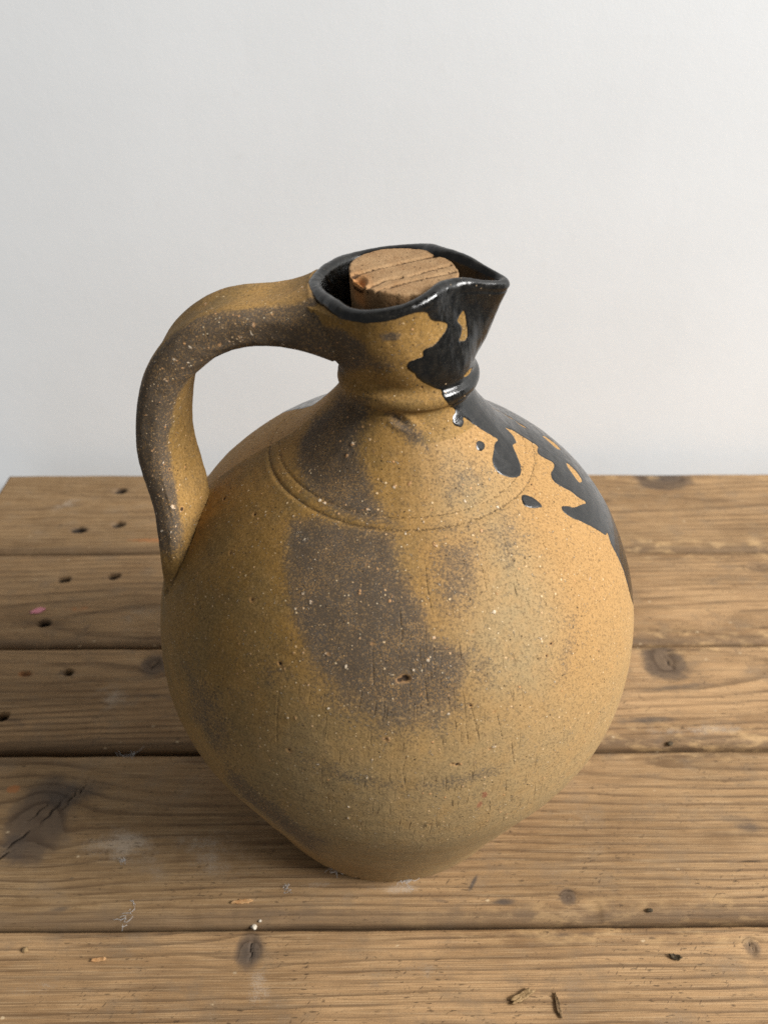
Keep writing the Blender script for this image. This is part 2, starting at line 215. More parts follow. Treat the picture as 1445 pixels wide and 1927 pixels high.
# ---------------------------------------------------------------- shader helpers
class NT:
    def __init__(s, name):
        s.m = bpy.data.materials.new(name); s.m.use_nodes = True; s.t = s.m.node_tree; s.n = s.t.nodes
        s.b = s.n['Principled BSDF']
    def L(s, a, b): s.t.links.new(a, b)
    def put(s, sock, v):
        if v is None: return
        if hasattr(v, 'is_output'): s.L(v, sock)
        else:
            if isinstance(v, tuple) and len(v) == 3 and sock.type == 'RGBA': v = (*v, 1)
            sock.default_value = v
    def attr(s, name, vec=False):
        n = s.n.new('ShaderNodeAttribute'); n.attribute_name = name; return n.outputs['Vector' if vec else 'Fac']
    def pos(s):
        return s.n.new('ShaderNodeTexCoord').outputs['Object']
    def scale(s, v, sc):
        n = s.n.new('ShaderNodeVectorMath'); n.operation = 'MULTIPLY'; s.put(n.inputs[0], v); n.inputs[1].default_value = sc; return n.outputs[0]
    def vadd(s, a, b):
        n = s.n.new('ShaderNodeVectorMath'); n.operation = 'ADD'; s.put(n.inputs[0], a); s.put(n.inputs[1], b); return n.outputs[0]
    def math(s, op, a, b=None, c=None, clamp=False):
        n = s.n.new('ShaderNodeMath'); n.operation = op; n.use_clamp = clamp
        s.put(n.inputs[0], a); s.put(n.inputs[1], b); s.put(n.inputs[2], c); return n.outputs[0]
    def noise(s, v, sc, det=3, rough=.55, dist=0, color=False):
        n = s.n.new('ShaderNodeTexNoise'); s.put(n.inputs['Vector'], v); n.inputs['Scale'].default_value = sc
        n.inputs['Detail'].default_value = det; n.inputs['Roughness'].default_value = rough; n.inputs['Distortion'].default_value = dist
        return n.outputs['Color' if color else 'Fac']
    def voro(s, v, sc, rand=1.0):
        n = s.n.new('ShaderNodeTexVoronoi'); s.put(n.inputs['Vector'], v); n.inputs['Scale'].default_value = sc
        n.inputs['Randomness'].default_value = rand; return n.outputs['Distance'], n.outputs['Color']
    def ms(s, v, a, b, lo=0., hi=1.):
        n = s.n.new('ShaderNodeMapRange'); n.interpolation_type = 'SMOOTHSTEP'; s.put(n.inputs[0], v)
        for i, q in enumerate((a, b, lo, hi)): s.put(n.inputs[i + 1], q)
        return n.outputs[0]
    def mix(s, f, a, b, mode='MIX'):
        n = s.n.new('ShaderNodeMix'); n.data_type = 'RGBA'; n.blend_type = mode
        s.put(n.inputs[0], f); s.put(n.inputs[6], a); s.put(n.inputs[7], b); return n.outputs[2]
    def sep(s, c):
        n = s.n.new('ShaderNodeSeparateColor'); s.put(n.inputs[0], c); return n.outputs
    def bump(s, h, strength, dist, prev=None):
        n = s.n.new('ShaderNodeBump'); n.inputs['Strength'].default_value = strength; n.inputs['Distance'].default_value = dist
        s.put(n.inputs['Height'], h)
        if prev is not None: s.L(prev, n.inputs['Normal'])
        return n.outputs[0]
    def out(s, **kw):
        for k, v in kw.items(): s.put(s.b.inputs[k.replace('_', ' ')], v)
        return s.m

def clay_material():
    t = NT('earthenware'); P = t.pos(); M = t.math
    uv = t.attr('uvm', True)
    n_lo = t.noise(P, 22, 4); n_mid = t.noise(P, 120, 5, .65); n_hi = t.noise(P, 900, 4, .7); n_xx = t.noise(P, 2400, 2, .6)
    # ochre clay, from deep gold to pale orange
    col = t.mix(t.ms(n_lo, .38, .62), (.232, .126, .029), (.298, .165, .045))
    col = t.mix(t.ms(t.noise(P, 48, 4, .6), .46, .62, 0, .55), col, (.180, .114, .038))
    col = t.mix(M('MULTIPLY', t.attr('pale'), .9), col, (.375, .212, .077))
    gry = M('MULTIPLY', t.attr('gry'), t.ms(n_mid, .25, .62, .55, 1.0))
    col = t.mix(M('MULTIPLY', gry, .92, clamp=True), col, (.308, .219, .108))
    col = t.mix(M('MULTIPLY', t.ms(n_mid, .48, .68, 0, .36), M('SUBTRACT', 1, M('MULTIPLY', t.attr('pale'), .75))), col, (.145, .092, .038))
    # smoke stains with mottled edges and ochre flecks rubbed through
    jit = M('ADD', M('MULTIPLY', M('SUBTRACT', n_mid, .5), .8), M('MULTIPLY', M('SUBTRACT', n_hi, .5), 2.3))
    st = t.ms(M('ADD', t.attr('stn'), M('MULTIPLY', jit, .62)), .15, .88)
    fle = M('ADD', t.noise(t.scale(P, (1, 1, .62)), 1900, 2, .5, .6), M('MULTIPLY', M('SUBTRACT', t.noise(P, 60, 3), .52), .45))
    fle2 = t.ms(fle, .55, .63)
    stcol = t.mix(t.ms(n_hi, .35, .65), (.050, .038, .029), (.090, .070, .052))
    stcol = t.mix(t.ms(n_mid, .4, .7, 0, .5), stcol, (.078, .071, .064))
    stcol = t.mix(M('MULTIPLY', fle2, .8), stcol, (.27, .155, .058))
    rim = M('MULTIPLY', t.ms(st, .1, .45), t.ms(st, .98, .6))
    stcol = t.mix(M('MULTIPLY', rim, .7), stcol, (.060, .057, .056))
    col = t.mix(M('MULTIPLY', st, .93), col, stcol)
    # fine mottling of the bare clay
    col = t.mix(t.ms(n_hi, .50, .62, 0, .74), col, t.mix(.6, col, (.06, .04, .02)))
    col = t.mix(t.ms(n_hi, .47, .34, 0, .46), col, (.40, .25, .11))
    col = t.mix(t.ms(n_xx, .54, .66, 0, .6), col, t.mix(.6, col, (.05, .035, .02)))
    # grit: pale grains, rust grains, dark pores
    d1, c1 = t.voro(P, 310); r1 = t.sep(c1)
    g1 = M('MULTIPLY', t.ms(M('ADD', d1, M('MULTIPLY', M('SUBTRACT', n_xx, .5), .25)), .20, .10), t.ms(r1[0], .80, .84))
    col = t.mix(M('MULTIPLY', g1, .8), col, t.mix(r1[1], (.70, .52, .30), (.50, .24, .09)))
    d2, c2 = t.voro(P, 620); r2 = t.sep(c2)
    g2 = M('MULTIPLY', t.ms(d2, .26, .14), t.ms(r2[0], .86, .9))
    col = t.mix(M('MULTIPLY', g2, .75), col, t.mix(r2[1], (.68, .55, .36), (.45, .26, .10)))
    d3, c3 = t.voro(t.vadd(P, (.31, .17, .07)), 420); r3 = t.sep(c3)
    pore = M('MULTIPLY', t.ms(M('ADD', d3, M('MULTIPLY', M('SUBTRACT', n_xx, .5), .3)), .20, .11), t.ms(r3[0], .88, .91))
    col = t.mix(M('MULTIPLY', pore, .85), col, (.035, .022, .012))
    # trailing scratches up and down the belly
    sc = t.noise(t.scale(uv, (1, .085, 0)), 950, 2, .5, .25)
    scm = M('MULTIPLY', t.ms(sc, .60, .67), M('MULTIPLY', t.attr('scrz'), t.ms(t.noise(uv, 90, 2), .42, .58)))
    scl = t.ms(M('ADD', t.attr('scr'), M('MULTIPLY', M('SUBTRACT', n_hi, .5), 2.2)), .45, .85)
    scm = M('MAXIMUM', scm, scl)
    col = t.mix(M('MULTIPLY', scm, .55), col, (.07, .044, .022))
    # larger inclusions and pits
    inc = t.ms(M('ADD', t.attr('inc'), M('MULTIPLY', M('SUBTRACT', n_hi, .5), 3.0)), .38, .62)
    col = t.mix(M('MULTIPLY', inc, .9), col, t.mix(t.ms(t.noise(P, 200, 2), .42, .56), (.62, .50, .36), (.46, .25, .11)))
    pr = t.attr('pit')
    prn = M('ADD', pr, M('MULTIPLY', M('SUBTRACT', n_hi, .5), .7))
    col = t.mix(t.ms(prn, -.35, .1, 0, .4), col, (.40, .21, .08))
    pit = t.ms(prn, .2, .42)
    col = t.mix(M('MULTIPLY', pit, .93), col, (.022, .013, .008))
    red = t.ms(M('ADD', t.attr('red'), M('MULTIPLY', M('SUBTRACT', n_hi, .5), 1.2)), .3, .8)
    col = t.mix(M('MULTIPLY', red, .5), col, (.22, .035, .025))
    # bare clay just outside the run glaze is clean orange; glaze itself is black and glassy
    ge = M('ADD', t.attr('glz'), M('ADD', M('MULTIPLY', M('SUBTRACT', n_mid, .5), .0011), M('MULTIPLY', M('SUBTRACT', n_hi, .5), .0006)))
    gm = t.ms(ge, -.00012, .00018)
    gl_n = t.noise(P, 260, 4, .7); gl_h = t.noise(P, 1500, 2, .6)
    gcol = t.mix(t.ms(gl_n, .35, .7), (.0020, .0018, .0014), (.0075, .0065, .0048))
    gcol = t.mix(t.ms(gl_h, .60, .70, 0, .5), gcol, (.045, .038, .026))
    d4, c4 = t.voro(P, 480); r4 = t.sep(c4)
    gsp = M('MULTIPLY', t.ms(d4, .2, .1), t.ms(r4[0], .90, .93))
    gcol = t.mix(M('MULTIPLY', gsp, M('MULTIPLY', t.attr('pale2'), .8)), gcol, (.48, .34, .2))
    rimw = t.ms(M('ADD', t.attr('rimw'), M('MULTIPLY', M('SUBTRACT', t.noise(P, 330, 4, .7), .5), 1.5)), .92, 1.1)
    gcol = t.mix(M('MULTIPLY', rimw, .8), gcol, (.34, .18, .085))
    col = t.mix(gm, col, gcol)
    rough = M('ADD', M('MULTIPLY', M('SUBTRACT', 1, gm), M('ADD', .60, M('MULTIPLY', n_hi, .3))), M('MULTIPLY', gm, t.ms(gl_n, .35, .65, .13, .30)))
    spec = M('ADD', .20, M('MULTIPLY', gm, .20))
    # relief
    mgm = M('SUBTRACT', 1, gm)
    h = M('ADD', M('MULTIPLY', n_hi, .50), M('MULTIPLY', n_xx, .35))
    h = M('ADD', h, M('MULTIPLY', n_mid, .8))
    h = M('SUBTRACT', h, M('MULTIPLY', M('ADD', pore, M('MULTIPLY', scm, .7)), 1.2))
    h = M('ADD', h, M('MULTIPLY', M('ADD', M('ADD', g1, M('MULTIPLY', g2, .6)), inc), .75))
    h = M('MULTIPLY', h, mgm)
    h = M('ADD', h, M('MULTIPLY', gm, M('ADD', .75, M('ADD', M('MULTIPLY', gl_n, .45), M('MULTIPLY', gl_h, .16)))))
    nrm = t.bump(h, .75, .00042)
    return t.out(Base_Color=col, Roughness=rough, Specular_IOR_Level=spec, Normal=nrm)

def cork_material():
    t = NT('cork_bark'); P = t.pos(); M = t.math
    n1 = t.noise(P, 90, 4, .6); n2 = t.noise(t.scale(P, (1, 1.6, 1)), 500, 4, .65); n3 = t.noise(P, 1600, 2)
    col = t.mix(t.ms(n1, .3, .7), (.215, .116, .050), (.310, .182, .086))
    col = t.mix(t.ms(n2, .52, .72, 0, .6), col, (.19, .10, .045))
    col = t.mix(t.ms(n3, .5, .3, 0, .35), col, (.50, .35, .2))
    col = t.mix(M('MULTIPLY', t.attr('top'), t.ms(n1, .3, .7, .15, .55)), col, (.295, .195, .105))
    d, c = t.voro(P, 430); cr_ = t.sep(c)
    p = M('MULTIPLY', t.ms(d, .25, .12), t.ms(cr_[0], .68, .74))
    col = t.mix(M('MULTIPLY', p, .75), col, (.07, .035, .018))
    col = t.mix(M('MULTIPLY', t.attr('chip'), .8), col, (.52, .22, .07))
    ck = t.ms(M('ADD', t.attr('crack'), M('MULTIPLY', M('SUBTRACT', n2, .5), 1.1)), .35, .75)
    col = t.mix(M('MULTIPLY', ck, .9), col, (.035, .018, .010))
    h = M('ADD', M('ADD', M('MULTIPLY', n2, 1.0), M('MULTIPLY', n3, .4)), M('MULTIPLY', M('ADD', p, ck), -.9))
    return t.out(Base_Color=col, Roughness=.85, Specular_IOR_Level=.15, Normal=t.bump(h, .8, .0006))

def wood_material():
    t = NT('weathered_pine'); M = t.math
    P = t.attr('pl', True)                                   # board coordinates, shifted per board
    g = t.attr('grain')
    wob = t.noise(t.scale(P, (1, 3.2, 1)), 14, 3)
    g = M('ADD', g, M('MULTIPLY', M('SUBTRACT', wob, .5), .7))
    ph = M('FRACT', g)
    late = M('ADD', M('MULTIPLY', M('MULTIPLY', t.ms(ph, .55, .90), t.ms(ph, 1.0, .93)), .8), M('MULTIPLY', t.ms(ph, .2, .9), .2))
    sel = t.noise(t.scale(P, (.6, 6, 1)), 16, 2)
    late = M('MULTIPLY', late, t.ms(sel, .34, .58, .35, 1.0))
    fib = t.noise(t.scale(P, (.014, 1, 1)), 1500, 3, .6)
    fib2 = t.noise(t.scale(P, (.022, 1, 1)), 480, 3, .6)
    pat = t.noise(t.scale(P, (.55, 1.5, 1)), 11, 5, .62)
    blo = t.noise(t.scale(P, (1, 1.3, 1)), 42, 4, .65)
    fin = t.noise(P, 1500, 3, .65)
    col = t.mix(t.ms(pat, .38, .62), (.222, .126, .056), (.395, .240, .116))
    tint = t.attr('tint')
    col = t.mix(tint, col, t.mix(t.ms(blo, .3, .7), (.190, .115, .052), (.285, .182, .088)))
    col = t.mix(M('MULTIPLY', late, .74), col, (.090, .049, .022))
    col = t.mix(t.ms(fib, .50, .62, 0, .48), col, (.13, .08, .042))
    col = t.mix(t.ms(fib2, .50, .64, 0, .34), col, (.12, .078, .045))
    col = t.mix(t.ms(fib, .47, .36, 0, .32), col, (.46, .33, .19))
    col = t.mix(t.ms(blo, .50, .66, 0, .42), col, (.17, .115, .068))
    col = t.mix(t.ms(fin, .52, .64, 0, .36), col, (.10, .065, .04))
    kn = t.ms(M('ADD', t.attr('knot'), M('MULTIPLY', M('SUBTRACT', blo, .5), .7)), .15, .75)
    col = t.mix(M('MULTIPLY', kn, .84), col, t.mix(late, (.085, .060, .042), (.055, .036, .024)))
    dk = t.ms(M('ADD', t.attr('dark'), M('MULTIPLY', M('SUBTRACT', t.noise(t.scale(P, (.5, 1.2, 1)), 150, 4, .65), .5), .75)), .25, .9)
    col = t.mix(M('MULTIPLY', dk, .84), col, (.060, .048, .040))
    orr = t.ms(M('ADD', t.attr('rust'), M('MULTIPLY', M('SUBTRACT', t.noise(P, 260, 3), .5), .8)), .35, .8)
    col = t.mix(M('MULTIPLY', orr, .6), col, (.36, .13, .04))
    pal = t.ms(M('ADD', t.attr('worn'), M('ADD', M('MULTIPLY', M('SUBTRACT', fin, .5), 2.2), M('MULTIPLY', M('SUBTRACT', blo, .5), 2.4))), .45, 1.15)
    col = t.mix(M('MULTIPLY', pal, .42), col, (.48, .41, .33))
    edge = t.attr('edge')
    ed = t.ms(M('ADD', edge, M('MULTIPLY', M('SUBTRACT', blo, .5), 1.0)), .3, .95)
    col = t.mix(M('MULTIPLY', ed, .55), col, (.105, .068, .04))  # worn edge tone, with shade painted in so the rounding shows more
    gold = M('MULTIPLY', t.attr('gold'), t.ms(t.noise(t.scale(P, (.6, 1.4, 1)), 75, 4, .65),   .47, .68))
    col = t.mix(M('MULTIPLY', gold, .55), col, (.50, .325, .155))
    # short torn fibres and flecks of dirt
    fl1 = t.noise(t.scale(P, (.22, 1, 1)), 820, 1, .5)
    fm = t.ms(t.noise(P, 38, 3), .40, .60)
    col = t.mix(M('MULTIPLY', M('MULTIPLY', t.ms(fl1, .655, .70), fm), .75), col, (.055, .034, .018))
    sx = t.n.new('ShaderNodeSeparateXYZ'); t.L(P, sx.inputs[0]); cx = t.n.new('ShaderNodeCombineXYZ')
    t.put(cx.inputs[0], M('ADD', M('MULTIPLY', sx.outputs[0], .28), M('MULTIPLY', sx.outputs[1], .28))); t.put(cx.inputs[1], M('SUBTRACT', sx.outputs[0], sx.outputs[1])); t.put(cx.inputs[2], sx.outputs[2])
    fl2 = t.noise(cx.outputs[0], 560, 1, .5)
    col = t.mix(M('MULTIPLY', M('MULTIPLY', t.ms(fl2, .685, .72), fm), .7), col, (.06, .036, .02))
    # tiny chips and crumbs of dirt caught in the grain
    d, c = t.voro(t.scale(P, (.6, 1, 1)), 170); r = t.sep(c)
    ch = M('MULTIPLY', t.ms(M('ADD', d, M('MULTIPLY', M('SUBTRACT', fin, .5), .35)), .16, .06), t.ms(r[0], .86, .9))
    col = t.mix(M('MULTIPLY', ch, .7), col, t.mix(t.ms(r[1], .45, .55), (.045, .028, .016), (.55, .42, .26)))
    hole = t.attr('hole')
    col = t.mix(t.ms(hole, .15, .7), col, (.016, .011, .008))
    crk = t.ms(M('ADD', t.attr('crack'), M('MULTIPLY', M('SUBTRACT', fib2, .5), .6)), .4, .75)
    col = t.mix(M('MULTIPLY', crk, .9), col, (.022, .014, .009))
    h = M('ADD', M('MULTIPLY', late, .55), M('ADD', M('MULTIPLY', fib, -.55), M('MULTIPLY', fib2, -.5)))
    h = M('ADD', h, M('ADD', M('MULTIPLY', fin, .28), M('MULTIPLY', crk, -1.2)))
    h = M('ADD', h, M('MULTIPLY', blo, .6))
    rough = M('ADD', .56, M('MULTIPLY', fib2, .3))
    return t.out(Base_Color=col, Roughness=rough, Specular_IOR_Level=.18, Normal=t.bump(h, .7, .0006))

def wall_material():
    t = NT('white_plaster'); P = t.pos(); M = t.math
    a = t.noise(P, 5, 4, .6); b = t.noise(P, 60, 4, .6); c = t.noise(P, 600, 2)
    col = t.mix(t.ms(a, .3, .7), (.735, .748, .753), (.765, .778, .783))
    col = t.mix(t.ms(b, .60, .78, 0, .3), col, (.67, .67, .66))
    d, cc = t.voro(P, 9); r = t.sep(cc)
    col = t.mix(M('MULTIPLY', M('MULTIPLY', t.ms(d, .05, .02), t.ms(r[0], .7, .8)), .35), col, (.45, .43, .41))
    h = M('ADD', M('MULTIPLY', b, .7), M('MULTIPLY', c, .3))
    return t.out(Base_Color=col, Roughness=.75, Specular_IOR_Level=.25, Normal=t.bump(h, .15, .0010))

def simple(name, a, b, sc=400, rough=.8, bump=.0004, alpha=None):
    t = NT(name); P = t.pos(); n = t.noise(P, sc, 4, .65)
    return t.out(Base_Color=t.mix(t.ms(n, .35, .65), a, b), Roughness=rough, Specular_IOR_Level=.2, Normal=t.bump(n, .6, bump))

M_CLAY, M_CORK, M_WOOD, M_WALL = clay_material(), cork_material(), wood_material(), wall_material()

# ---------------------------------------------------------------- wall
def build_wall():
    nx, nz = 140, 60
    X = np.linspace(-3.2, 4.2, nx); Z = np.linspace(-.9, 1.9, nz)
    f = np.stack(np.broadcast_arrays(X[None, :], np.zeros((nz, 1)), Z[:, None]), -1)
    f = f + np.stack([0 * f[..., 0], .0015 * fbm(f[..., 0] * 4, f[..., 2] * 4, 5), 0 * f[..., 0]], -1)
    n = nx * nz
    V = np.concatenate([f.reshape(-1, 3), [(-3.2, .12, -.9), (4.2, .12, -.9), (4.2, .12, 1.9), (-3.2, .12, 1.9)]])
    F = [tuple(int(q) for q in r) for r in grid_faces(nz, nx)]
    c00, c10, c01, c11 = 0, nx - 1, (nz - 1) * nx, nz * nx - 1
    F += [(n, n + 3, n + 2, n + 1)]
    F += [tuple([n, n + 1] + list(range(c10, -1, -1)))]
    F += [tuple([n + 3] + list(range(c01, c11 + 1)) + [n + 2])]
    F += [tuple([n] + list(range(0, nz * nx, nx)) + [n + 3])]
    F += [tuple([n + 1, n + 2] + list(range(c11, 0, -nx)))]
    o = mesh_obj('wall', V, F, M_WALL, smooth=False)
    o.location = (0, .375, 0); o.rotation_euler = (0, 0, R(.9))
    tag(o, 'plain white plastered wall standing behind the wooden table', 'wall', kind='structure')
build_wall()

# ---------------------------------------------------------------- table of old boards
XL, XR = -.378, .56
# y of the board edges measured across the table; front edges of each board are worn round
BOARDS = [(.2216, .3425), (.1104, .2198), (.0162, .1082), (-.1008, .0122), (-.2160, -.1037)]
KNOTS = [  # board, x, y, rx, ry, darkness
    (0, .285, .332, .026, .018, 1.0), (0, -.15, .285, .012, .006, .3), (1, .06, .15, .016, .008, .6), (1, .33, .20, .012, .007, .5),
    (2, .2130, .0900, .0165, .0165, 1.0), (2, -.177, .0911, .011, .010, .75), (2, -.33, .060, .018, .010, .7),
    (3, -.2209, -.036, .020, .030, .72), (3, .1042, -.0872, .0050, .0050, .75), (3, .35, -.03, .02, .012, .8),
    (4, -.0786, -.1150, .0075, .0095, .75), (4, .2012, -.1155, .0050, .0062, .6), (4, .03, -.19, .012, .008, .5)]
HOLES = [  # board, x, y, radius along, radius across, depth
    (0, -.2608, .3146, .0075, .0055, .007), (0, -.2828, .2533, .0085, .0052, .005), (0, -.2485, .261, .0070, .0050, .007),
    (1, -.2755, .1863, .0062, .0042, .008), (1, -.2342, .1901, .0068, .0042, .008), (1, -.2753, .1344, .0062, .0045, .009),
    (2, -.2398, .0832, .0042, .0036, .011), (2, -.2739, .0436, .0052, .0042, .011), (2, -.2714, .0824, .0055, .0030, .003)]
DARK = [  # board, x, y, half length, half width, angle, strength
    (0, -.2608, .3146, .016, .009, 0, .6), (0, -.2828, .2533, .017, .008, 0, .7), (0, -.2485, .261, .015, .008, 0, .6), (0, -.315, .252, .012, .005, 0, .45),
    (1, -.2755, .1863, .012, .007, 0, .6), (1, -.2342, .1901, .013, .007, 0, .6), (1, -.2753, .1344, .012, .009, .3, .6), (1, -.2387, .1301, .0035, .010, -.3, .6),
    (1, -.21, .170, .006, .006, 0, .4), (1, -.23, .122, .03, .006, .1, .3),
    (2, -.2398, .0832, .012, .006, 0, .6), (2, -.262, .038, .014, .006, -.3, .5), (2, .1881, .0371, .030, .0055, 0, .75), (2, .215, .066, .05, .004, .12, .6), (2, .17, .062, .03, .004, -.25, .5),
    (2, -.165, .060, .04, .004, -.12, .55), (2, -.15, .0435, .03, .003, .15, .5), (2, .19, .021, .010, .004, .5, .5),
    (0, .285, .335, .035, .012, 0, .7), (0, .24, .30, .06, .006, .2, .35), (1, .25, .19, .02, .006, 0, .35),
    (3, -.205, -.018, .032, .014, .25, .7), (3, -.232, -.055, .016, .018, 1.0, .6), (3, .0491, -.0785, .0018, .0085, -.55, .9), (3, .066, -.0895, .011, .0028, .05, .85), (3, .028, -.0885, .010, .0022, -.1, .6),
    (3, .2245, -.0423, .022, .009, -.15, .6), (3, .17, -.008, .03, .005, 0, .4), (3, .205, .003, .02, .004, 0, .4), (3, .15, -.03, .05, .012, 0, .25), (3, -.19, -.0915, .010, .003, .2, .55), (3, -.06, -.0945, .09, .003, 0, .5),
    (3, -.13, -.055, .0022, .012, .1, .45), (4, .05, -.1415, .03, .006, 0, .35), (4, -.079, -.116, .010, .011, 0, .6), (4, .10, -.108, .05, .003, 0, .45), (4, -.15, -.106, .06, .003, 0, .45)]
RUST = [(3, -.2452, -.0143, .0065, .0042, 0, 1.0), (2, -.2714, .0824, .010, .005, 0, .7), (0, -.205, .2375, .05, .005, 0, .75), (1, -.252, .151, .02, .005, .1, .6), (3, -.205, -.012, .02, .003, 0, .35), (4, -.03, -.125, .02, .01, 0, .3)]
WORN = [(3, -.165, -.052, .030, .014, .1, .75), (3, -.10, -.055, .06, .02, 0, .55), (4, -.072, -.134, .009, .013, .3, .75), (1, -.19, .14, .05, .02, 0, .35), (0, -.31, .29, .02, .01, .8, .7), (2, -.21, .06, .03, .02, 0, .4),
        (3, .004, -.0815, .022, .004, 0, .9), (3, -.045, -.079, .020, .003, .1, .6), (4, .01, -.128, .03, .008, 0, .4), (2, .22, .028, .05, .006, 0, .7), (4, -.19, -.135, .02, .008, 0, .5)]
CRACKS = [(4, -.0775, -.1145, .0008, .0068, .05), (4, .2010, -.1155, .0006, .0036, -.1), (2, .2170, .0900, .0010, .0075, .25), (2, -.176, .0905, .0009, .007, -.5), (3, -.2150, -.030, .0010, .013, -.5),
          (3, -.2290, -.048, .0009, .012, -.75), (3, -.206, -.022, .0007, .012, -.35), (3, -.223, -.030, .0006, .010, -.6), (3, -.200, -.014, .0006, .008, -.2), (3, -.236, -.060, .0007, .009, -.9), (0, -.33, .27, .02, .0006, 0), (3, .22, -.066, .012, .0006, 0)]

table = empty('wooden_table', (0, 0, 0), R(.9))
tag(table, 'rustic table top of worn brown boards under the jug', 'table')

def ell(X, Y, x, y, a, b, ang=0):
    c, s = math.cos(ang), math.sin(ang); dx = X - x; dy = Y - y
    return np.hypot((dx * c + dy * s) / a, (-dx * s + dy * c) / b)

def board(i, y0, y1):
    rng = np.random.RandomState(40 + i); wdt = y1 - y0; th = .045
    re = (.0056, .0052, .0066, .0066, .0050)[i]
    a = np.linspace(0, np.pi / 2, 8)
    # cross-section from the bottom front, up the front edge, across the top, down the back
    fy = np.concatenate([[y0 + .012, y0 + .003, y0, y0, y0], y0 + re - re * np.cos(a[1:-1]), np.linspace(y0 + re, y1 - re * .7, int(wdt / .00095)), y1 - re * .7 + re * .7 * np.sin(a[1:]), [y1, y1, y1 - .003, y1 - .012]])
    fz = np.concatenate([[-th, -th, -th + .003, -th * .6, -re * 1.15], -re + re * np.sin(a[1:-1]), np.zeros(int(wdt / .00095)), -re * .7 + re * .7 * np.cos(a[1:]), [-th * .5, -th + .003, -th, -th]])
    dx = .0011 if i > 1 else .0016
    xs = np.arange(XL, XR, dx); xs = xs + 0
    X, Y = np.meshgrid(xs, fy, indexing='ij'); Z = np.repeat(fz[None], len(xs), 0)
    topm = sstep(-re * 1.1, -re * .1, Z)
    # growth rings: flat-sawn board, heart below, deflected round the knots
    Yg = Y.copy(); core = np.zeros_like(X); rho_in = np.full_like(X, 9.)
    for b, kx, ky, rx, ry, dk in KNOTS:
        if b != i: continue
        rho = ell(X, Y, kx, ky, rx * 1.0, ry); wide = ell(X, Y, kx, ky, rx * 2.3, ry * 1.1)
        Yg = ky + (Yg - ky) * (1 - np.exp(-np.maximum(wide, .05) ** 1.6) * .92)
        rho_in = np.minimum(rho_in, rho); core = np.maximum(core, dk * sstep(1.55, .55, rho + .35 * fbm(X * 160, Y * 160, 9 + i)))
    yc = (y0 + y1) / 2 + (.012, -.03, .02, .048, .095)[i]; hd = (.030, .05, .035, .022, .030)[i]
    dep = hd + (.020, -.03, .03, -.035, .02)[i] * X + .006 * fbm(X * 5, Y * 9, 60 + i) + .0022 * fbm(X * 22, Y * 40, 70 + i)
    per = (.0042, .0045, .0042, .0052, .0050)[i]
    gr = np.hypot(Yg - yc + .006 * fbm(X * 4, 0 * X, 80 + i), dep) / per
    gr = gr + np.where(rho_in < 1, 1.2 * (1 - rho_in), 0)
    late = (gr % 1.0); late = sstep(.3, .86, late) * sstep(1.0, .9, late)
    def marks(L, k=4):
        m = np.zeros_like(X)
        for e in L:
            if e[0] == i: m = np.maximum(m, e[6] * sstep(1.25, .15, ell(X, Y, e[1], e[2], e[3], e[4], e[5])))
        return m
    dark, rust, worn = marks(DARK), marks(RUST), marks(WORN)
    hole = np.zeros_like(X); dz = np.zeros_like(X)
    for b, hx, hy, ra, rb, dp in HOLES:
        if b != i: continue
        e = ell(X, Y, hx, hy, ra, rb) + .5 * fbm(X * 300, Y * 300, 3)
        m = sstep(1.0, .45, e); hole = np.maximum(hole, m * (1 if dp > .004 else .45)); dz -= dp * m
    crack = np.zeros_like(X)
    for b, kx, ky, ra, rb, ang in CRACKS:
        if b == i:
            m = np.clip(1.3 - ell(X, Y, kx + .0006 * np.sin(Y * 900), ky, ra, rb, ang), 0, 1); crack = np.maximum(crack, m); dz -= .0012 * m
    un = fbm(X * 9, Y * 16, 100 + i, 3)
    dz += topm * (.0016 * un + .00016 * (late - .5) + .00028 * fbm(X * 60, Y * 300, 110 + i, 3) - .0005 * core)
    edge_f = sstep(y0 + .017, y0 + .002, Y); edge_b = sstep(y1 - .008, y1 - .001, Y)
    # chewed and rubbed arrises
    chew = np.clip(fbm(X * 26, Y * 8, 120 + i, 4) - .10, 0, 1)
    dz -= topm * (edge_f * (.0004 + .0075 * chew) + edge_b * (.0002 + .0035 * np.clip(fbm(X * 32, Y * 8, 130 + i) - .12, 0, 1)))
    Yd = Y + (.0011 * fbm(X * 7, 0 * X, 140 + i) + .0004 * fbm(X * 60, 0 * X, 150 + i)) * (sstep(y0 + .02, y0, Y) + sstep(y1 - .02, y1, Y))
    Xd = X + (.0012 * fbm(Y * 60, Z * 90, 160 + i)) * (X < XL + .004)
    V = np.stack([Xd, Yd, Z + dz - .0004 * (i % 2)], -1)
    nr, nc = X.shape
    F = grid_faces(nr, nc, True)
    # close both ends
    c0 = V[0].mean(0) * [1, 1, 0] + [0, 0, -.015]; c1 = V[-1].mean(0) * [1, 1, 0] + [0, 0, -.015]
    n = nr * nc; j = np.arange(nc); j2 = (j + 1) % nc
    e0 = np.stack([np.full(nc, n), j2, j, j], -1); e1 = np.stack([np.full(nc, n + 1), (nr - 1) * nc + j, (nr - 1) * nc + j2, (nr - 1) * nc + j2], -1)
    tint = np.clip((.35, .28, .34, .66, .26)[i] * (sstep(.10, -.20, X) * .75 + .25) + .8 * fbm(X * 7, Y * 14, 170 + i), 0, 1)
    tint = np.clip(tint + (.30, 0, 0, .18, 0)[i], 0, 1)
    ea = np.maximum(edge_f * .9, edge_b * .4) * (1 - .0 * X)
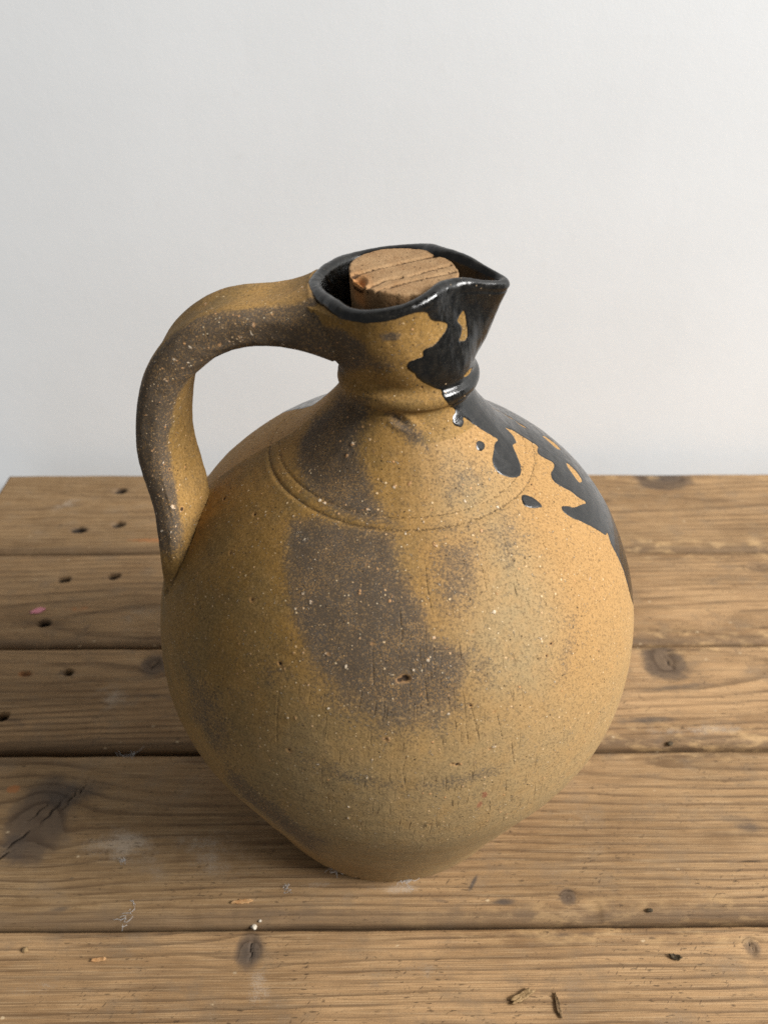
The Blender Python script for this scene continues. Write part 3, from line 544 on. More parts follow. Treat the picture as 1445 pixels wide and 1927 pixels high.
    gold = np.clip(np.maximum(sstep(y0 + .022, y0 + .006, Y) * (1.0, .8, 1.2, .5, .5)[i], sstep(y1 - .014, y1 - .003, Y)) * sstep(-.05, .12, X) + .18 * sstep(-.1, .2, X), 0, 1)
    ext = lambda q: np.concatenate([q.reshape(-1), [0, 0]])
    pl = np.concatenate([np.stack([X + i * 3.7, Y + Z * .8 + i * 1.9, 0 * X + i * .7], -1).reshape(-1, 3), [[XL, y0, 0], [XR, y0, 0]]])
    tri0 = [(n, int(b), int(a)) for a, b in zip(j, j2)]
    me_faces = F
    o = mesh_obj('plank', np.concatenate([V.reshape(-1, 3), [c0, c1]]), me_faces, M_WOOD, table,
                 attrs=dict(grain=ext(gr), knot=ext(core), dark=ext(dark), rust=ext(rust), worn=ext(worn), hole=ext(hole), crack=ext(crack), edge=ext(ea), tint=ext(tint), gold=ext(gold), pl=pl))
    # end grain caps, added as fans
    import bmesh
    bm = bmesh.new(); bm.from_mesh(o.data); bm.verts.ensure_lookup_table()
    for a, b in zip(j, j2):
        bm.faces.new((bm.verts[n], bm.verts[int(b)], bm.verts[int(a)]))
        bm.faces.new((bm.verts[n + 1], bm.verts[int((nr - 1) * nc + a)], bm.verts[int((nr - 1) * nc + b)]))
    bm.normal_update(); bm.to_mesh(o.data); bm.free(); o.data.update()
    return o
for i, (a, b) in enumerate(BOARDS): board(i, a, b)
for bx in (-.27, .42):                                   # bearers the boards are nailed to
    v = [(bx + sx * .03, y, z) for sx in (-1, 1) for y in (-.214, .339) for z in (-.09, -.0475)]
    o = mesh_obj('bearer', v, [(0, 1, 3, 2), (4, 6, 7, 5), (0, 4, 5, 1), (2, 3, 7, 6), (1, 5, 7, 3), (0, 2, 6, 4)], simple('bearer_wood', (.14, .09, .05), (.22, .15, .09), 60), table, smooth=False)

# ---------------------------------------------------------------- jug
TH = theta_grid(1100)
THW = (TH + np.pi) % (2 * np.pi) - np.pi
PO, SO = jug_outer(TH)
PI_ = jug_inner(TH)
NO = len(PO)
SI = S_NECK + .034 + .0011 * np.arange(1, len(PI_) + 1)
P0 = np.concatenate([PO, PI_]); SS = np.concatenate([SO, SI])
RS = np.concatenate([RB, np.full(NN, .034), np.full(len(PI_), .034)])
U, V = np.broadcast_arrays(THW[None, :], SS[:, None]); RR = np.broadcast_to(RS[:, None], U.shape)
OUT = np.broadcast_to((np.arange(len(SS)) < NO)[:, None], U.shape)

def box_sdf(poly, m):
    p = np.asarray(poly); out = np.full(U.shape, -m)
    ma = m / max(.02, RS[np.argmin(abs(SO - p[:, 1].mean()))])
    k = (U > p[:, 0].min() - ma) & (U < p[:, 0].max() + ma) & (V > p[:, 1].min() - m) & (V < p[:, 1].max() + m) & OUT
    out[k] = np.maximum(-m, poly_sdf(U[k], V[k], RR[k], p)); return out
def seg_dist(poly, m, closed=False):
    p = np.asarray(poly); out = np.full(U.shape, 9.)
    ma = m / RS[np.argmin(abs(SO - p[:, 1].mean()))]
    k = (U > p[:, 0].min() - ma) & (U < p[:, 0].max() + ma) & (V > p[:, 1].min() - m) & (V < p[:, 1].max() + m) & OUT
    u, v, rs = U[k], V[k], RR[k]; d = np.full(u.shape, 9.)
    for (u0, v0), (u1, v1) in zip(p[:-1], p[1:]):
        ax = (u0 - u) * rs; ay = v0 - v; ex = (u1 - u0) * rs; ey = v1 - v0
        t = np.clip(-(ax * ex + ay * ey) / max(np.max(ex * ex) + ey * ey, 1e-12), 0, 1)
        d = np.minimum(d, np.hypot(ax + t * ex, ay + t * ey))
    out[k] = d; return out
def bez(p, n=4):                                       # round the corners of a traced outline a little (Chaikin)
    p = np.asarray(p, float)
    for _ in range(2):
        q = np.roll(p, -1, 0); p = np.stack([.78 * p + .22 * q, .22 * p + .78 * q], 1).reshape(-1, 2)
    return p

back = [(-.24, .190), (-.12, .196), (-.02, .178), (.12, .205), (.25, .165), (.42, .20), (.6, .15), (.85, .205), (1.1, .17), (1.4, .215), (1.7, .19), (1.95, .225), (2.15, .215),
        (2.32, .245), (2.45, .262), (2.56, .29), (2.75, .315), (2.85, .36), (3.2, .384), (3.2, .46), (-3.2, .46), (-3.2, .3847)]
glz = np.where(OUT, poly_sdf(U, V, RR, bez(GLAZE + back)), .006)
glz = np.where(OUT & (np.abs(U) > 2.9) & (V < S_RIM - .0022), -.01, glz)
for h in HOLES_G: glz = np.minimum(glz, np.where(OUT, -box_sdf(bez(h), .012), 1))
for d in DROPS: glz = np.maximum(glz, box_sdf(bez(d), .012))
stn = np.zeros(U.shape); gry = np.zeros(U.shape)
for a, s, p in STAINS: stn = np.maximum(stn, a * sstep(-s * 1.1, s * 1.1, box_sdf(p, s * 3)))
for a, s, p in GREYS: gry = np.maximum(gry, a * sstep(-s * 1.5, s * 1.5, box_sdf(p, s * 3)))
gry = np.maximum(gry, sstep(.245, .12, V) * (.22 + .78 * sstep(-2.6, -1.8, U) * sstep(1.0, .2, U)) * OUT)
# the unseen back of the pot is smoked in the same patchy way
backm = sstep(.3, .9, U) * sstep(2.2, 1.8, U) * OUT
stn = np.maximum(stn, backm * sstep(.05, .22, fbm(U * 2.2, V * 16, 21)))
pit = np.full(U.shape, -2.); inc = np.zeros(U.shape)
disp = np.zeros(U.shape)
for u, v, r, d in PITS:
    e = np.hypot((U - u) * RR, (V - v) * 1.35); pit = np.maximum(pit, np.where(e < 4 * r, d * (1 - e / r), -2))
    disp -= .55 * r * d * sstep(1.1, .2, e / r)
for u, v, r in INC:
    e = np.hypot((U - u) * RR, V - v); inc = np.maximum(inc, np.clip(1 - e / r, 0, 1)); disp += .22 * r * sstep(1, .2, e / r)
rng = np.random.RandomState(3)
for _ in range(170):                                   # loose grit all round
    u, v, r = rng.uniform(-np.pi, np.pi), rng.uniform(.03, .31), rng.uniform(.0003, .0008)
    k = (abs(U - u) < .02) & (abs(V - v) < .002); e = np.hypot((U[k] - u) * RR[k], V[k] - v)
    inc[k] = np.maximum(inc[k], np.clip(1 - e / r, 0, 1)); disp[k] += .25 * r * sstep(1, .2, e / r)
scr = np.zeros(U.shape)
for l in SCR:
    d = seg_dist(l, .003); m = np.clip(1 - d / .0006, 0, 1) * (.75 + .9 * fbm(U * 60, V * 130, 55, 2)); scr = np.maximum(scr, m); disp -= .00012 * sstep(0, 1, m)
red = np.zeros(U.shape)
for u, v in RED: red = np.maximum(red, np.exp(-(np.hypot((U - u) * RR * 1.5, V - v) / .0024) ** 2))
# throwing marks, the pair of turned grooves at the shoulder, the dents, general unevenness of a hand-thrown pot
wob = .0005 * np.sin(U + 1.2) + .0004 * np.sin(2 * U + .4)
fade = .80 + .20 * sstep(-.9, -2.0, U) + .0 * U
gw = .0004 * fbm(U * 9, 0 * U, 33)
for s0, dep, wd in ((.2892, .00060, .0009), (.2949, .00042, .0006), (.2922, -.00010, .0016), (.2868, -.00016, .0022)):
    disp -= dep * .72 * np.exp(-((V - s0 - wob - gw) / wd) ** 2) * fade * OUT * (1 - .85 * sstep(-.002, .001, glz))
grv = 1.15 * np.exp(-((V - .2892 - wob - gw - .0002) / .0006) ** 2) * fade * (fbm(U * 30, V * 60, 35) > -.22) + 1.05 * np.exp(-((V - .2949 - wob - gw) / .0005) ** 2) * fade * (fbm(U * 36, V * 60, 36) > -.12)
scr = np.maximum(scr, np.clip(grv * .88, 0, 1) * (glz < .0005) * OUT)
disp += OUT * sstep(0, .02, V) * sstep(.36, .30, V) * (.00007 * np.sin(V * 900 + 1.5 * np.sin(U * 1.0)) * (.4 + fbm(U * 1.5, V * 30, 44)) + .0011 * fbm(U * 1.6, V * 14, 41, 3) + .00035 * fbm(U * 9, V * 70, 42, 3))
disp -= .0027 * np.exp(-((V - (S_NECK - .0065)) / .0048) ** 2) * np.exp(-((np.abs(U) - np.pi) / .85) ** 2)
dd = seg_dist(DENT, .012)
disp += -.0009 * np.exp(-(dd / .0016) ** 2) + .0006 * np.exp(-((dd - .003) / .0015) ** 2)
cd = seg_dist([(-2.45, .3495), (-2.2, .3475), (-1.95, .3462)], .006)      # drying crack over the collar
scr = np.maximum(scr, np.clip(1 - cd / .0008, 0, 1) * (fbm(U * 30, V * 20, 50) > -.15)); disp -= .0004 * sstep(.001, 0, cd)
g2 = np.exp(-(seg_dist([(-2.5, .3345), (-2.2, .3352), (-1.9, .3372), (-1.72, .338)], .006) / .0010) ** 2)
scr = np.maximum(scr, .30 * g2); disp -= .0006 * g2
disp += .00020 * sstep(-.0003, .0009, glz) * OUT * (V < S_RIM - .004)
disp += .0012 * fbm(U * 3, V * 40, 62) * sstep(S_NECK - .005, S_NECK + .01, V) * (V < S_RIM + .02)
# crumbled edge of the foot
foot = sstep(.012, .004, V); disp += foot * (.0012 * fbm(U * 22, V * 200, 71, 3) - .0016 * np.clip(fbm(U * 40, V * 100, 72, 2) - .1, 0, 1))
inc = np.maximum(inc, foot * np.clip(fbm(U * 70, V * 500, 73, 2) * 3 - .35, 0, .8))
# handle: a pulled strap swept along its bow
def resample(p, n):
    p = np.asarray(p, float); d = np.concatenate([[0], np.cumsum(np.linalg.norm(np.diff(p, axis=0), axis=1))])
    s = np.linspace(0, d[-1], n)
    return np.stack([cubic(d, p[:, k], s) for k in range(3)], -1), s / d[-1], d[-1]
HP, q, HL = resample([(-.0322, 0, .3222)] + HANDLE[1:], 260)
for _ in range(60): HP[1:-1] = .25 * HP[:-2] + .5 * HP[1:-1] + .25 * HP[2:]
for _ in range(90): HP[8:-40] = .25 * HP[7:-41] + .5 * HP[8:-40] + .25 * HP[9:-39]
T = np.gradient(HP, axis=0); T /= np.linalg.norm(T, axis=1, keepdims=True)
Wd = np.tile(np.array([0, 1., 0]), (len(HP), 1)) + np.array([.34, 0, 0]) * sstep(.18, .75, q)[:, None]
Wd -= (Wd * T).sum(1, keepdims=True) * T; Wd /= np.linalg.norm(Wd, axis=1, keepdims=True)
Nn = np.cross(T, Wd)                                     # towards the inside of the bow
if Nn[150, 0] < 0: Nn = -Nn
d0 = q * HL
wid = np.interp(q, [0, .14, .3, .45, .62, .75, .85, .93, 1], [.0375, .0375, .0375, .0365, .034, .033, .032, .029, .014])
thk = np.interp(q, [0, .14, .3, .45, .62, .75, .85, .93, 1], [.0180, .0180, .0195, .0175, .0150, .0140, .0130, .012, .008])
nc = 96; ph = np.linspace(0, 2 * np.pi, nc, endpoint=False); ex = .62
cw = np.sign(np.cos(ph)) * np.abs(np.cos(ph)) ** ex; sn = np.sign(np.sin(ph)) * np.abs(np.sin(ph)) ** ex
tM = sn[None] * thk[:, None] / 2
tM = tM + .0012 * np.exp(-(cw[None] / .45) ** 2) * (sn[None] < 0)      # shallow pulling channel on the outside
HV = HP[:, None] + Wd[:, None] * (cw[None] * wid[:, None] / 2)[..., None] + Nn[:, None] * tM[..., None]
# the handle is luted on: pot and handle swell into each other where they meet
def fillet(d, k): return np.maximum(k - np.abs(d), 0) ** 2 / (4 * k)
jcol = int(np.argmin(abs(abs(THW) - np.pi))); pz, px = PO[:, jcol, 2], -(PO[:, jcol, 0] - LEAN * PO[:, jcol, 2])
def pot_dist(P):
    o_ = np.argsort(pz); return np.hypot(P[..., 0] - LEAN * P[..., 2], P[..., 1]) - np.interp(P[..., 2], pz[o_], px[o_])
_o = np.argsort(pz); rz_ = np.interp(HV[..., 2], pz[_o], px[_o]) - .0042
HV[..., 0] += (LEAN * HV[..., 2] - np.sqrt(np.maximum(rz_ ** 2 - HV[..., 1] ** 2, 1e-5)) - HV[0, :, 0][None]) * np.clip(1 - q / .12, 0, 1)[:, None] ** 1.5
def strap_dist(P):
    out = np.empty(len(P))
    for s0 in range(0, len(P), 4000):
        d = P[s0:s0 + 4000, None] - HP[None, ::3]; k = (d ** 2).sum(-1).argmin(1); r_ = np.arange(len(k)); d = d[r_, k]; k = k * 3
        u = np.abs((d * Wd[k]).sum(-1)); v = np.abs((d * Nn[k]).sum(-1)); l = np.abs((d * T[k]).sum(-1))
        rho = ((u / (wid[k] / 2)) ** 3.2 + (v / (thk[k] / 2)) ** 3.2) ** (1 / 3.2) + 1e-6
        e = (rho - 1) / rho * np.hypot(u, v); out[s0:s0 + 4000] = np.where(l > .004, np.hypot(np.maximum(e, 0), l), e)
    return out
N0 = grid_normals(P0); ctr = P0[:NO].mean(1)[:, None]
if (N0[200, 0] * (P0[200, 0] - [0, 0, P0[200, 0, 2]])).sum() < 0: N0 = -N0
kb = OUT & (P0[..., 0] < .0) & (np.abs(P0[..., 1]) < .07) & (P0[..., 2] > .14) & (SS < S_RIM - .003)[:, None]
sd_ = strap_dist(P0[kb]); near_ = sstep(.0013, .0003, np.abs(sd_ - .0008)) * (P0[kb][:, 2] < .262) * (P0[kb][:, 1] < -.012) * (.5 + 1.6 * fbm(P0[kb][:, 2] * 500, P0[kb][:, 1] * 300, 77, 3)); scr[kb] = np.maximum(scr[kb], np.clip(1.3 * near_, 0, 1)); disp[kb] -= .0008 * np.clip(near_, 0, 1); disp[kb] += fillet(sd_, np.where(P0[kb][:, 2] > .27, .025, .0045))
PJ = P0 + N0 * disp[..., None]
PJ[..., 2] = np.maximum(PJ[..., 2], .0004)
NJ = grid_normals(PJ)
if (NJ[200, 0] * N0[200, 0]).sum() < 0: NJ = -NJ
FLIP = np.cross(P0[201, 0] - P0[200, 0], P0[200, 1] - P0[200, 0]).dot(N0[200, 0]) > 0
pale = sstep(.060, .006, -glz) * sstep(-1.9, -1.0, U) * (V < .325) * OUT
scrz = sstep(.13, .17, V) * sstep(.275, .225, V) * np.exp(-((U + 1.45) / .42) ** 2) + .35 * sstep(.05, .1, V) * sstep(.2, .15, V) * np.exp(-((U + 1.5) / .6) ** 2)
pale2 = np.clip(sstep(S_NECK - .018, S_NECK - .008, V) * sstep(S_NECK + .012, S_NECK, V) + .5 * sstep(S_RIM - .01, S_RIM, V), 0, 1)
rimw = np.exp(-((V - (S_RIM + .0035)) / .0030) ** 2) * (.68 + .17 * np.exp(-(U / .18) ** 2))
uvm = np.stack([U * .10, V, 0 * U], -1)
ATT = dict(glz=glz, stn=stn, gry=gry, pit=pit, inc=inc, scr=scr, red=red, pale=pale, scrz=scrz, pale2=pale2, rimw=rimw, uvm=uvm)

jug = empty('earthenware_jug')
tag(jug, 'round ochre earthenware jug with one handle, smoke stains and run black glaze', 'jug')
ICOL = int(np.argmin(abs(SS - (_t[19] + .0006))))        # neck starts in the waist under the collar
def jug_piece(name, a, b, cap=None):
    P = PJ[a:b]; at = {k: v[a:b].reshape(-1, *v.shape[2:]) for k, v in ATT.items()}; F = grid_faces(b - a, P.shape[1], True)
    if FLIP: F = F[:, ::-1]
    V_ = P.reshape(-1, 3); N_ = NJ[a:b].reshape(-1, 3)
    if cap is not None:
        row = 0 if cap == 'low' else (b - a - 1); nc = P.shape[1]; c = P[row].mean(0); n = len(V_)
        V_ = np.concatenate([V_, c[None]]); N_ = np.concatenate([N_, [[0, 0, -1 if cap == 'low' else 1]]])
        at = {k: np.concatenate([v, v[:1]]) for k, v in at.items()}
        j = np.arange(nc) + row * nc; j2 = (np.arange(nc) + 1) % nc + row * nc; half = np.arange(0, nc, 2)
        jm = j[half]; jn = j2[half]; jl = j2[(half + 1) % nc]
        Q = np.stack([np.full(len(half), n), jm, jn, jl], -1)
        if (cap == 'low'): Q = Q[:, ::-1]
        F = np.concatenate([F, Q])
    return mesh_obj(name, V_, np.ascontiguousarray(F), M_CLAY, jug, attrs=at, normals=N_)
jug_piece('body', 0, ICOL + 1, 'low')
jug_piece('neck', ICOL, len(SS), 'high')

U2, V2 = np.broadcast_arrays(ph[None] / 6.283, q[:, None])
per = np.cos(ph)[None] * 1.5; per2 = np.sin(ph)[None] * 1.5
hn = grid_normals(HV)
if (hn[100] * (HV[100] - HP[100])).sum() < 0: hn = -hn
hd = .0008 * fbm(per + V2 * 5, per2 + 3, 80, 3) + .0005 * fbm(per * 4 + V2 * 50, per2 * 4, 81, 3)
gash = np.exp(-(np.hypot((V2 - .665) * HL / .011, (np.cos(ph)[None] + .93) / .16)) ** 2) * (np.sin(ph)[None] < .45)
hd -= .0006 * gash
hd += fillet(pot_dist(HV), np.where(HV[..., 2] > .27, .025, .0045))
HV = HV + hn * hd[..., None]
hn2 = grid_normals(HV)
if (hn2[100] * hn[100]).sum() < 0: hn2 = -hn2
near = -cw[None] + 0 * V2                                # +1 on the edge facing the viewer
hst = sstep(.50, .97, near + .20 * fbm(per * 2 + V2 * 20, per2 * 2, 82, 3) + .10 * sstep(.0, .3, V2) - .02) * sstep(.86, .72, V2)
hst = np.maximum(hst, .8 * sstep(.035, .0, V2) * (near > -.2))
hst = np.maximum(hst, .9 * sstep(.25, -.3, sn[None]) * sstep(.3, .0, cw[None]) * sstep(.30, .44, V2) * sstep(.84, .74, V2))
hz = np.zeros_like(hst)
hpit = np.full(hst.shape, -2.)
def hmark(v, a_, r):
    i_ = int(v * (len(HP) - 1)); j_ = int(round((a_ % 360) / 360 * nc)) % nc
    return np.linalg.norm(HV - HV[i_, j_], axis=-1)
for v, a_, r, dp in ((.70, 118, .0014, 1), (.20, 300, .0010, .7), (.115, 330, .0013, .9), (.52, 100, .0007, .6), (.60, 125, .0008, .6), (.56, 70, .0007, .5)):
    e = hmark(v, a_, r); hpit = np.maximum(hpit, np.where(e < 4 * r, dp * (1 - e / r), -2))
hinc = np.zeros_like(hst)
for v, a_, r in ((.69, 140, .0020), (.45, 100, .0009), (.53, 120, .0008), (.27, 185, .0012), (.155, 178, .0015), (.21, 172, .0016), (.31, 182, .0013), (.12, 190, .0013), (.36, 176, .0011)):
    hinc = np.maximum(hinc, np.clip(1 - hmark(v, a_, r) / r, 0, 1))
rs = np.random.RandomState(8)
for _ in range(60):
    v, a_, r = rs.uniform(.03, .75), rs.normal(180, 40), rs.uniform(.00025, .0006); hinc = np.maximum(hinc, np.clip(1 - hmark(v, a_, r) / r, 0, 1))
hscr = np.clip(1 - np.abs(cw[None] - .50 - .25 * fbm(V2 * 30, 0 * V2, 90)) * wid[:, None] / 2 / .0006, 0, 1) * (np.sin(ph)[None] < 0) * sstep(.10, .13, V2) * sstep(.25, .2, V2) * .8
hn_ = sstep(.0014, .0003, np.abs(pot_dist(HV) - .0006)) * (HV[..., 2] < .262) * (HV[..., 1] < -.012) * (.6 + 1.4 * fbm(V2 * 300, per * 20, 78, 3)); hscr = np.maximum(hscr, np.clip(1.3 * hn_, 0, 1))
zz = hz
mesh_obj('handle', HV.reshape(-1, 3), grid_faces(len(HP), nc, True)[:, ::(-1 if np.cross(HV[101, 0] - HV[100, 0], HV[100, 1] - HV[100, 0]).dot(hn[100, 0]) > 0 else 1)].copy(), M_CLAY, jug,
         attrs=dict(glz=(zz - .05).ravel(), stn=hst.ravel(), gry=(zz + .1).ravel(), pit=hpit.ravel(), inc=hinc.ravel(), scr=hscr.ravel(), red=zz.ravel(), pale=(.35 * sstep(.2, 0, V2)).ravel(), scrz=zz.ravel(), pale2=zz.ravel(), rimw=zz.ravel(),
                    uvm=np.stack([U2 * .08, V2 * HL, 0 * U2], -1).reshape(-1, 3)), normals=hn2)

# crack where the handle foot pulled away from the body
def jug_point(u, v, lift=0):
    i = int(np.argmin(abs(SS[:NO] - v))); j = int(np.argmin(abs(THW - u))); return PJ[i, j] + N0[i, j] * lift

# ---------------------------------------------------------------- cork
def build_cork():
    c = empty('cork_stopper', (.003, 0, .341)); 
    nr, na = 46, 220; a = np.linspace(0, 2 * np.pi, na, endpoint=False)
    rows = [];  R0 = .0217 * (1 + .05 * fbm(np.cos(a) * 2, np.sin(a) * 2, 5, 3) + .05 * fbm(np.cos(a) * 9, np.sin(a) * 9, 6, 3)) * (1 + .05 * np.sin(a) ** 2)
    for k in range(16, -1, -1):
        t = k / 16; rows.append((R0 * (1 - .10 * t) * (1 + .02 * fbm(np.cos(a) * 7, np.sin(a) * 7 + t * 6, 8)), np.full(na, -.0012 - .036 * t), 0))
    for r_, z_ in ((.997, -.0006), (.988, -.00015), (.972, 0)): rows.append((R0 * r_, np.full(na, z_), 1))
    for k in range(1, 36): rows.append((R0 * .972 * (1 - k / 36), np.zeros(na), 1))
    Rr = np.stack([r for r, _, _ in rows]); Z = np.stack([z for _, z, _ in rows]); top = np.stack([np.full(na, t) for _, _, t in rows])
    X, Y = Rr * np.cos(a), Rr * np.sin(a)
    ck = np.zeros_like(X)
    for l, wdt in zip(CORK_CRACKS, (.0011, .0008, .0010, .0008, .0006)):
        p = np.asarray(l); d = np.full(X.shape, 9.)
        for (x0, y0), (x1, y1) in zip(p[:-1], p[1:]):
            ex_, ey_ = x1 - x0, y1 - y0; t = np.clip(((X - x0) * ex_ + (Y - y0) * ey_) / (ex_ ** 2 + ey_ ** 2), 0, 1)
            d = np.minimum(d, np.hypot(X - x0 - t * ex_, Y - y0 - t * ey_))
        d = d + .0006 * fbm(X * 500, Y * 500, 12, 3)
        ck = np.maximum(ck, np.clip(1.25 - d / wdt, 0, 1) * (fbm(X * 160, Y * 160, 14, 2) > -.2) * top)
    chip = np.exp(-(np.hypot((X + .0180) / .0038, (Y + .0120) / .0060)) ** 2) * (Z > -.008)
    Z = Z - .0016 * ck - .0034 * sstep(.25, .8, chip) * top + .0007 * fbm(X * 120, Y * 120, 15, 4) * top
    X = X * (1 - .05 * chip * (1 - top)); 
    Z = Z + Y * .045 + X * -.012
    V = np.stack([X, Y, Z], -1); n = V.shape[0] * na
    F = grid_faces(V.shape[0], na, True)
    VV = np.concatenate([V.reshape(-1, 3), [[0, 0, V[-1, :, 2].mean()], [0, 0, -.0372]]])
    ext = lambda q_: np.concatenate([q_.ravel(), [1, 0]])
    h = np.arange(0, na, 2); b0 = (V.shape[0] - 1) * na
    F = np.concatenate([F, np.stack([np.full(len(h), n), b0 + h, b0 + (h + 1) % na, b0 + (h + 2) % na], -1), np.stack([np.full(len(h), n + 1), (h + 2) % na, (h + 1) % na, h], -1)])
    o = mesh_obj('cork_stopper', VV, F, M_CORK, attrs=dict(top=ext(top), crack=ext(ck), chip=ext(np.clip(chip * 1.2, 0, 1))))
    bpy.data.objects.remove(c)
    o.name = 'cork_stopper'; o.location = (.003, 0, .341)
    tag(o, 'cracked tan cork stopper set in the mouth of the jug', 'cork')
build_cork()

# ---------------------------------------------------------------- small litter on the boards
bpy.context.view_layer.update()
DG = bpy.context.evaluated_depsgraph_get()
def on_table(x, y):
    c, s = math.cos(R(.9)), math.sin(R(.9)); X, Y = x * c - y * s, x * s + y * c
    hit = S.ray_cast(DG, Vector((X, Y, .02)), Vector((0, 0, -1)))
    return X, Y, (hit[1].z if hit[0] else 0)
def ico(seed, size, stretch=(1, 1, .7)):
    import bmesh
    bm = bmesh.new(); bmesh.ops.create_icosphere(bm, subdivisions=3, radius=1)
    rr = np.random.RandomState(seed); v = np.array([q.co[:] for q in bm.verts]); ph_ = rr.rand(6) * 9
    n = fbm(v[:, 0] * 1.7 + ph_[0] + v[:, 2], v[:, 1] * 1.7 + ph_[1] - v[:, 2], seed) + .5 * fbm(v[:, 0] * 5 + ph_[2], (v[:, 1] + v[:, 2]) * 5, seed + 1)
    v = v * (1 + .9 * n)[:, None] * np.array(stretch) * size
    f = [tuple(q.index for q in p.verts) for p in bm.faces]; bm.free(); v[:, 2] -= v[:, 2].min() + .05 * size
    return v, f
def flake(seed, lx, ly, th, curl=.2):
    rr = np.random.RandomState(seed); n = 22; a = np.linspace(0, 2 * np.pi, n, endpoint=False)
    r_ = 1 + .5 * (rr.rand(n) - .5); rings = [(k / 4) for k in (1, 2, 3, 4)]
    top = [(0, 0, 0)] + [(k * lx * r_[i] * np.cos(a[i]), k * ly * r_[i] * np.sin(a[i]), 0) for k in rings for i in range(n)]
    top = np.array(top); top[:, 2] = curl * lx * ((top[:, 0] / lx) ** 2 + .5 * (top[:, 0] / lx)) + th * .5 * rr.rand(len(top)); bot = top - [0, 0, th]
    m = len(top); V_ = np.concatenate([top, bot]); F_ = []
    for i in range(n): F_ += [(0, 1 + i, 1 + (i + 1) % n), (m, m + 1 + (i + 1) % n, m + 1 + i)]
    for k in range(3):
        for i in range(n):
            q0, q1 = 1 + k * n + i, 1 + k * n + (i + 1) % n; F_ += [(q0, q0 + n, q1 + n, q1), (m + q0, m + q1, m + q1 + n, m + q0 + n)]
    for i in range(n):
        q0, q1 = 1 + 3 * n + i, 1 + 3 * n + (i + 1) % n; F_.append((q0, m + q0, m + q1, q1))
    V_[:, 2] -= V_[:, 2].min() - .00005
    return V_, F_
def tuft(seed, lx, ly, h, nf, rad=.00011):
    rr = np.random.RandomState(seed); Vs = []; Fs = []
    for _ in range(nf):
        p = np.array([rr.normal(0, lx * .35), rr.normal(0, ly * .35), .0002 + abs(rr.normal(0, h * .3))]); d = rr.normal(0, 1, 3) * [1, .8, .35]
        pts = []
        L = rr.uniform(.35, 1) * max(lx, ly) * .9
        for k in range(9):
            pts.append(p.copy()); d = d / np.linalg.norm(d) + rr.normal(0, .38, 3) * [1, 1, .5]; p = p + d / np.linalg.norm(d) * L / 8; p[2] = min(max(p[2], .00015), h)
        pts = np.array(pts); b = len(Vs)
        for k, c in enumerate(pts):
            t_ = pts[min(k + 1, 8)] - pts[max(k - 1, 0)]; s1 = np.cross(t_, [0, 0, 1.]); s1 /= np.linalg.norm(s1) + 1e-9; s2 = np.cross(s1, t_ / (np.linalg.norm(t_) + 1e-9))
            for e in range(3): Vs.append(c + rad * (s1 * math.cos(e * 2.094) + s2 * math.sin(e * 2.094)))
        for k in range(8):
            for e in range(3): a_ = b + k * 3 + e; c_ = b + k * 3 + (e + 1) % 3; Fs.append((a_, c_, c_ + 3, a_ + 3))
    return np.array(Vs), Fs
m_white = simple('chalk', (.48, .42, .33), (.64, .58, .48), 900)
m_lint = simple('lint', (.42, .41, .40), (.56, .55, .54), 900)
m_chip = simple('fresh_wood', (.36, .18, .07), (.50, .30, .14), 500)
m_brown = simple('brown_scrap', (.11, .068, .034), (.23, .15, .075), 700)
m_straw = simple('straw_scrap', (.20, .125, .055), (.33, .22, .11), 800)
m_dark = simple('dark_scrap', (.030, .022, .014), (.085, .060, .030), 800)
m_pink = simple('pink_paper', (.55, .19, .23), (.62, .26, .29), 500)
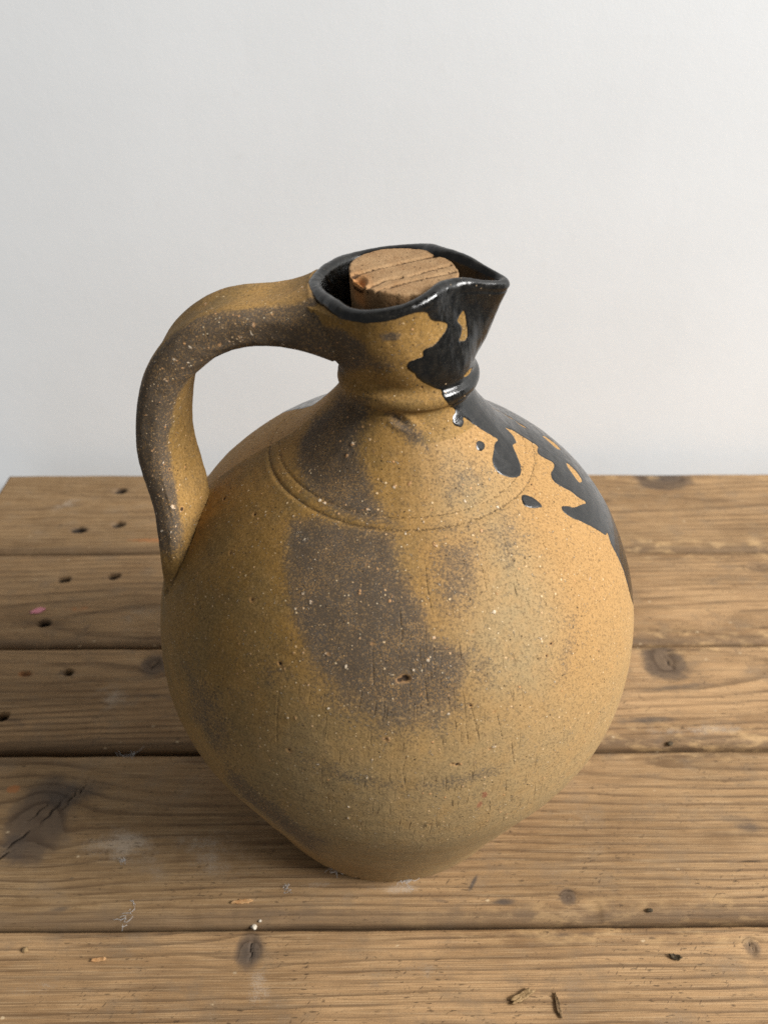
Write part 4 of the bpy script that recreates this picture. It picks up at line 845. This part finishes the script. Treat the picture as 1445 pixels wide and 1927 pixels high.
LITTER = [
 ('plaster_crumb', 'pale plaster crumb lying in the seam between the two nearest boards', 'crumb', ico(1, .0017), m_white, -.078, -.1006, .3, .0012),
 ('plaster_crumb', 'tiniest white speck beside the pale crumb in the front seam', 'crumb', ico(2, .0008), m_white, -.0748, -.0985, 1, .0006),
 ('lint_strand', 'grey lint strand hanging over the front edge of the second board', 'lint', tuft(3, .0022, .010, .0016, 13), m_lint, -.1505, -.0955, -.45, .0004),
 ('wood_chip', 'orange tan wood chip below left of the jug foot', 'wood chip', flake(4, .0056, .0013, .0007, .08), m_chip, -.0865, -.0885, .06, .0002),
 ('lint_tuft', 'white lint tuft left of the jug on the second board', 'lint', tuft(5, .0032, .0026, .0028, 17), m_lint, -.1617, -.0640, .2, 0),
 ('lint_tuft', 'upright whitish lint tuft between the orange chip and the jug foot', 'lint', tuft(6, .0028, .0042, .0030, 17), m_lint, -.0607, -.0815, 0, 0),
 ('lint_tuft', 'pale lint tuft touching the left front of the jug foot', 'lint', tuft(7, .0055, .0026, .0022, 16), m_lint, -.0320, -.0785, -.3, 0),
 ('lint_tuft', 'flat white lint patch in front of the jug foot, right of centre', 'lint', tuft(8, .0085, .0026, .0012, 22), m_lint, .0095, -.0845, 0, 0),
 ('lint_strand', 'wispy white lint over the dark seam left of the jug', 'lint', tuft(9, .013, .0022, .003, 13), m_lint, -.1772, .0118, .25, 0),
 ('moss_scrap', 'small dark scrap on the front board at far right', 'scrap', flake(10, .0030, .0014, .0012, .35), m_dark, .1561, -.1210, -.3, .0003),
 ('bark_scrap', 'ragged flat brown bark scrap on the front board, left of the splinter', 'scrap', flake(11, .0066, .0022, .0012, .12), m_straw, .0690, -.1398, .45, .0002),
 ('wood_splinter', 'torn brown wood splinter pointing at the viewer on the front board', 'splinter', flake(12, .0011, .0055, .0011, .2), m_brown, .0871, -.1445, .12, .0002),
 ('bark_chip', 'orange brown bark chip near the left end of the front board', 'wood chip', flake(13, .0042, .0010, .0007, .15), m_chip, -.1605, -.1195, .08, .0002),
 ('straw_crumb', 'yellowish crumb nearest the left corner of the front board', 'crumb', ico(14, .0015), m_straw, -.2020, -.1142, .4, 0),
 ('dirt_crumb', 'dark dirt crumb on the rounded edge right of the jug foot', 'crumb', ico(15, .0014, (1.3, .8, .6)), m_dark, .1494, -.0955, .2, 0),
 ('dirt_crumb', 'dark brown crumb on the seam to the right of the jug belly', 'crumb', ico(16, .0020, (1.2, .8, .6)), m_dark, .1964, .0185, .5, .0003),
 ('paper_petal', 'pink paper petal on the second board from the wall', 'paper scrap', flake(17, .0058, .0030, .0004, .05), m_pink, -.2845, .1488, .35, .0002),
]
for name, label, cat, (v, f), mat, x, y, rz, dz in LITTER:
    X, Y, Z = on_table(x, y)
    o = mesh_obj(name, v, f, mat); o.location = (X, Y, Z + dz * 0 + .00005); o.rotation_euler = (0, 0, rz)
    tag(o, label, cat)
